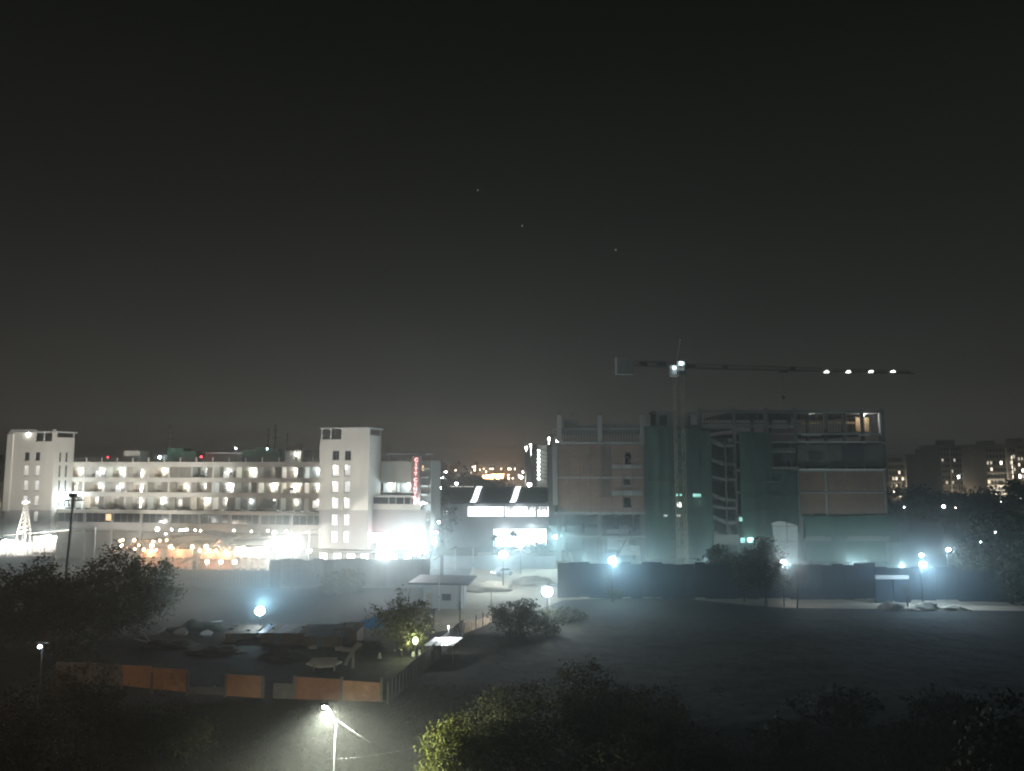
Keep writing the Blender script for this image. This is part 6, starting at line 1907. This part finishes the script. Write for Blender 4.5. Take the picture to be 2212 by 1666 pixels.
# rubble field: dark shed roof edge, slabs, planks
pm('tin_blue', (0.11, 0.15, 0.19), (0.06, 0.075, 0.09), 0.9, 0.5, 0, 6)
pm('tin_rust', (0.14, 0.11, 0.085), (0.07, 0.055, 0.045), 0.9, 0.7, 0, 6)
def shack(label, px, d, w, dep, h0, h1, rz, m):
    x = at(px, 1340, d).x
    t = thing('low_shack', label, 'shack', (x, d, 0), R(rz), 'low tin shacks in the yard')
    for (a, b, c, e) in ((-w / 2, w / 2, 0, .08), (-w / 2, w / 2, dep - .08, dep), (-w / 2, -w / 2 + .08, .08, dep - .08), (w / 2 - .08, w / 2, .08, dep - .08)): bx('wall', 'tin_rust', t, a, b, c, e, 0, h0 if c < 1 else h1)
    n_ = max(3, int(w / .85))
    for i in range(n_):
        x0, x1 = -w / 2 - .2 + (w + .4) * i / n_, -w / 2 - .2 + (w + .4) * (i + 1) / n_ + .05
        dz = dr0.uniform(0, .06)
        MB().hexa([(x0, -.35, h0 + .02 + dz), (x1, -.35, h0 + .02 + dz), (x1, dep + .3, h1 + .02 + dz), (x0, dep + .3, h1 + .02 + dz)], [(x0, -.35, h0 + .05 + dz), (x1, -.35, h0 + .05 + dz), (x1, dep + .3, h1 + .05 + dz), (x0, dep + .3, h1 + .05 + dz)]).build('roof_sheet', m if dr0.random() < .75 else 'tin_rust', t)
    for _ in range(3):
        a, b = dr0.uniform(-w / 2, w / 2), dr0.uniform(.3, dep - .3)
        zz = h0 + (h1 - h0) * b / dep + .12
        bx('roof_weight', 'concrete', t, a, a + dr0.uniform(.2, .5), b, b + .2, zz, zz + .18)
    bx('door', 'tin_blue', t, -w * .2, -w * .2 + .8, -.05, -.003, 0, min(h0 - .1, 1.7))
dr0 = random.Random(77)
shack('longest low shack, in front of the flood lamp with the blue halo', 612, 88.5, 5.2, 3.0, 1.35, 1.6, -2, 'tin_blue')
shack('low shack between the longest one and the tarpaulin', 700, 87.5, 4.0, 3.2, 1.2, 1.75, 3, 'tin_blue')
shack('small shack next to the blue tarpaulin', 748, 89, 2.6, 2.6, 1.5, 1.8, -6, 'tin_rust')
shack('low shack left of the flood lamp with the blue halo', 520, 89.5, 3.4, 2.6, 1.1, 1.4, 5, 'tin_rust')
for k, (px, py, a, b, c) in enumerate(((430, 1362, 3.2, 1.6, 1.0), (570, 1385, 3.6, 1.8, 1.1), (660, 1372, 2.6, 1.4, .8), (360, 1398, 3.0, 1.6, .7), (470, 1412, 2.6, 1.5, .7), (610, 1420, 2.4, 1.6, .8), (790, 1400, 2.2, 1.4, .7))):
    g = gnd(px, py)
    blob('rubble_heap', 'ground', (g.x, g.y, 0), (a, b, c), ('dark rubble heap left of the tin shacks', 'largest dark rubble heap before the tin shacks', 'dark rubble heap below the middle shack', 'low dark heap below the row of pale slabs', 'low dark heap in the middle of the yard', 'dark heap left of the metal trough', 'dark heap below the blue tarpaulin')[k], 'rubble heap', 40 + k, rough=.6, freq=2.2)
dr = random.Random(17)
def slab(label, px, py, l, w, th, rz, tilt, m='debris_pale', name='concrete_slab', cat='rubble', z=None):
    g = gnd(px, py)
    b = MB()
    n_ = 6
    top, bot = [], []
    for i in range(n_):
        a = 2 * math.pi * i / n_ + .3
        k = dr.uniform(.75, 1.1)
        top.append((math.cos(a) * l / 2 * k, math.sin(a) * w / 2 * k))
    b.v = [(x, y, -th / 2) for x, y in top] + [(x, y, th / 2) for x, y in top]
    b.f = [tuple(reversed(range(n_))), tuple(range(n_, 2 * n_))] + [(i, (i + 1) % n_, n_ + (i + 1) % n_, n_ + i) for i in range(n_)]
    o = b.build(name, m, None, (g.x, g.y, (z if z is not None else th / 2 + abs(math.sin(tilt)) * w * .45)))
    o.rotation_euler = (tilt, 0, rz)
    return tag(o, label, cat, 'rubble on the cleared ground')
slab('largest pale broken slab leaning at the left of the rubble', 152, 1374, 4.2, 2.6, .3, .2, .9)
slab('pale slab lying before the leaning slab', 166, 1392, 3.2, 1.6, .25, -.2, .5)
slab('upright white fragment right of the leaning slab', 258, 1371, .9, 1.2, .2, .1, 1.2)
slab('pale fragment just right of the upright white one', 270, 1374, .8, .9, .2, .5, 1.0)
slab('long pale slab in the row at the middle of the rubble', 322, 1372, 3.6, 1.8, .3, .1, .55)
slab('second pale slab in the row at the middle of the rubble', 392, 1374, 2.0, 1.2, .25, -.1, .7)
slab('third pale slab in the row at the middle of the rubble', 444, 1376, 1.6, 1.0, .25, .3, .6)
slab('white bag-like lump at the right end of the slab row', 494, 1386, 1.3, .9, .4, .4, .8)
slab('small pinkish lump beside the white one', 512, 1385, .5, .7, .3, .2, .8, 'soil')
slab('lone pale fragment in the dark middle of the rubble', 676, 1402, 1.1, .7, .2, .1, .3)
slab('grey slab under the bent pipes', 700, 1440, 3.6, 1.6, .2, -.1, .35)
def plank(label, a, b, za, zb, r=.07, m='timber', name='timber_beam'):
    p, q = gnd(*a), gnd(*b)
    o = thing(name, label, 'beam', p)
    v = Vector((q.x - p.x, q.y - p.y, zb))
    MB().bar((0, 0, za), v, r, 4).build('shaft', m, o)
    MB().bar(v, v + Vector((.06, 0, 0)), r * 1.15, 4).build('end_plate', m, o)
plank('dark beam slanting across the pale leaning slab', (118, 1398), (188, 1384), .3, 1.9, .11)
plank('white pipe lying right of the dark shoots', (212, 1388), (252, 1386), .8, .9, .06, 'debris_pale')
plank('pale plank leaning against the heap, upper one', (300, 1382), (322, 1390), 1.4, .3, .06, 'debris_pale')
plank('pale plank leaning against the heap, lower one', (285, 1392), (330, 1394), .7, .2, .06, 'debris_pale')
plank('long thin pale bar lying behind the slab row', (240, 1376), (480, 1348), .5, .4, .05, 'debris_pale')
# bent pale pipes
g = gnd(752, 1444)
bp_ = thing('bent_pipe', 'bent grey ducting with a hooked end standing in the rubble', 'pipe', g)
f_ = lambda px, py: (at(px, py, g.y).x - g.x, 0, at(px, py, g.y).z)
MB().bar(f_(724, 1401), f_(765, 1405), .22, 8).build('upper_run', 'concrete', bp_)
MB().bar(f_(767, 1399), f_(745, 1436), .22, 8).build('lower_run', 'concrete', bp_)
MB().bar(f_(765, 1402), f_(775, 1391), .26, 8).bar(f_(775, 1391), f_(779, 1396), .2, 8).build('hooked_end', 'concrete', bp_)
bx('upright', 'concrete', bp_, 0.35, .6, -.1, .1, 0, f_(768, 1404)[2])
g = gnd(705, 1450)
tr_ = thing('metal_trough', 'grey metal trough on a leg left of the bent ducting', 'trough', g)
MB().box(-1.6, 1.0, -.3, .3, .85, .93).box(-1.6, 1.0, -.34, -.3, .85, 1.25).box(-1.6, 1.0, .3, .34, .85, 1.25).build('channel', 'concrete', tr_)
for xx in (-1.3, .8): bx('leg', 'concrete', tr_, xx - .06, xx + .06, -.06, .06, 0, .85)
# dark shoot cluster silhouette before the pale slab
g = gnd(196, 1420)
shrub('young_shrub', 'dark young shrub standing before the pale leaning slab', 'shrub', g, [E(0, 0, 1.4, .7, .6, 1.3), E(.7, 0, 2.4, .5, .4, .4)], 420, .17, 130, 'leaf_dark', .22)
g = gnd(140, 1425)
shrub('young_shrub', 'wide dark shrub thicket left of the pale leaning slab', 'shrub', g, [E(0, 0, 1.1, 2.6, 1, 1.1), E(-2, 0, 1.5, 1.4, 1, 1.4)], 1500, .17, 131, 'leaf_brown', .3)
# blue tarpaulin shelter
g = gnd(795, 1372)
tp = thing('tarpaulin_shelter', 'blue tarpaulin shelter beside the young tree', 'shelter', g)
f_ = lambda px, py, y=0: (at(px, py, g.y + y).x - g.x, y, max(.05, at(px, py, g.y + y).z))
def quad(name, m, pts, th=.03):
    n_ = 8
    rows = []
    A_, B_, C_, D_ = [Vector(x) for x in pts]
    for j in range(n_ + 1):
        row = []
        for i in range(n_ + 1):
            a_, b__ = A_.lerp(B_, i / n_), D_.lerp(C_, i / n_)
            v_ = a_.lerp(b__, j / n_)
            row.append(tuple(v_ + Vector((0, 0.16 * mnoise.noise(v_ * 1.7), 0.08 * mnoise.noise(v_ * 2.3)))))
        rows.append(row)
    return MB().strip(rows, th).build(name, m, tp, None, True)
quad('side_flap', 'tarp_blue', (f_(757, 1356, 0), f_(783, 1356, .2), f_(783, 1340, 1.2), f_(765, 1347, .8)))
quad('front_sheet', 'tarp_blue', (f_(783, 1356, .2), f_(808, 1357, .25), f_(808, 1333, 1.6), f_(783, 1340, 1.2)))
quad('roof_sheet', 'tarp_blue', (f_(806, 1357, .2), f_(828, 1358, 0), f_(826, 1330, 1.7), f_(806, 1330, 1.8)))
for px in (783, 808, 826): bx('shelter_pole', 'timber', tp, f_(px, 1356)[0] - .05, f_(px, 1356)[0] + .05, 1.7, 1.8, 0, 1.9)
# white sheet roof behind the tree, brightened by an added lamp
q = at(958, 1378, 82)
rs = thing('sheet_roof_shelter', 'low shelter with a glaring white sheet roof beside the wall', 'shelter', (q.x, 82, 0))
rows = [[(x, y, 1.95 + .04 * math.sin(x * 9) - .22 * y + .35) for x in [(-1.5 + .12 * i) for i in range(26)]] for y in (-1.2, 0, 1.4)]
rows = [[(p_[0] - p_[1] * -.35, p_[1], 1.9 + .03 * math.sin(p_[0] * 12) + .1 * p_[1]) for p_ in r_] for r_ in rows]
MB().strip(rows, .03).build('roof', 'roof_sheet', rs, None, False)
for (x, y) in ((-1.6, -1), (1.1, -1), (-.9, 1.2), (1.7, 1.2)): bx('shelter_pole', 'timber', rs, x - .05, x + .05, y - .05, y + .05, 0, 1.85 + .1 * y)
MB().bar((.4, 1.35, 1.9), (.4, 1.35, 3.2), .03).build('lamp_stem', 'dark_metal', rs)
MB().sphere((.4, 1.25, 3.2), .06, 8, 5).build('lamp', 'glow_white', rs)
lamp_light(rs, (.4, 1.0, 2.95), 40 * K, (0.9, .97, 1), .12)
# lamp that shines up into the young tree
q = at(897, 1384, 82.3)
ul = thing('yard_lamp', 'yellowish yard lamp glowing inside the young tree crown', 'lamp', (q.x, q.y, 0))
MB().bar((0, .1, 0), (0, .1, q.z), .05, 7).build('pole', 'dark_metal', ul)
MB().sphere((0, 0, q.z), .3, 12, 8, 1.3).build('bulb', 'lit_yard' if 'lit_yard' in M else em('lit_yard', (0.86, 1.0, 0.55), 5.0), ul)
lamp_light(ul, (0, -.75, q.z), 38 * K, (0.9, 1.0, 0.6), .3)
# bicycle-like pale things at the foot of the tree -> two white sacks on a wall top
for k, (px, py) in enumerate(((893, 1413), (906, 1411), (820, 1416))):
    g = gnd(px, py + 6)
    blob('white_sack', 'debris_pale', (g.x, g.y, 0), (.22, .2, .62), ('white upright sack left of its twin under the young tree', 'taller white upright sack under the young tree', 'small pale sack away from the pair under the young tree')[k], 'sack', 20 + k)

# stars, faint, far outside the haze
for k, (px, py) in enumerate(((1032, 411), (1128, 488), (1330, 540))):
    p = at(px, py, 3200)
    tag(MB().sphere((0, 0, 0), 3.4, 8, 6).build('star', 'star_white', None, p), ('faint highest star in the dark sky', 'faint star lower and right of the highest one', 'faint star nearest the crane jib')[k], 'star')

# low garden lamp that catches the nearest tree from below
p = at(1992, 1690, 35.6)
gl = thing('garden_lamp', 'low garden lamp beside the tree with pale leaf patches at the bottom edge', 'lamp', (p.x, 35.6, 0))
MB().bar((0, 0, 0), (0, 0, 1.1), .05, 8).build('post', 'dark_metal', gl)
MB().sphere((0, 0, 1.2), .12, 10, 7).build('bulb', 'glow_soft', gl)
lamp_light(gl, (0, -.25, 1.45), 420, (1, .93, .62), .1)

# sodium street lamp at the roadside, just outside the view on the left
sd = thing('street_lamp', 'orange sodium street lamp at the roadside by the brown trees', 'street lamp', (-45, 50, 0), R(35))
MB().bar((0, 0, 0), (0, 0, 7.2), .09, 8, .06).build('pole', 'galv', sd)
MB().bar((0, 0, 7.2), (1.2, .2, 7.6), .045, 6).build('arm', 'galv', sd)
bx('lamp_head', 'galv', sd, .9, 1.5, .06, .34, 7.55, 7.7)
MB().sphere((1.2, .2, 7.5), .13, 10, 6).build('bulb', 'glow_orange', sd)
lamp_light(sd, (1.2, .2, 7.3), 190 * K, (1, .68, .40), .12)
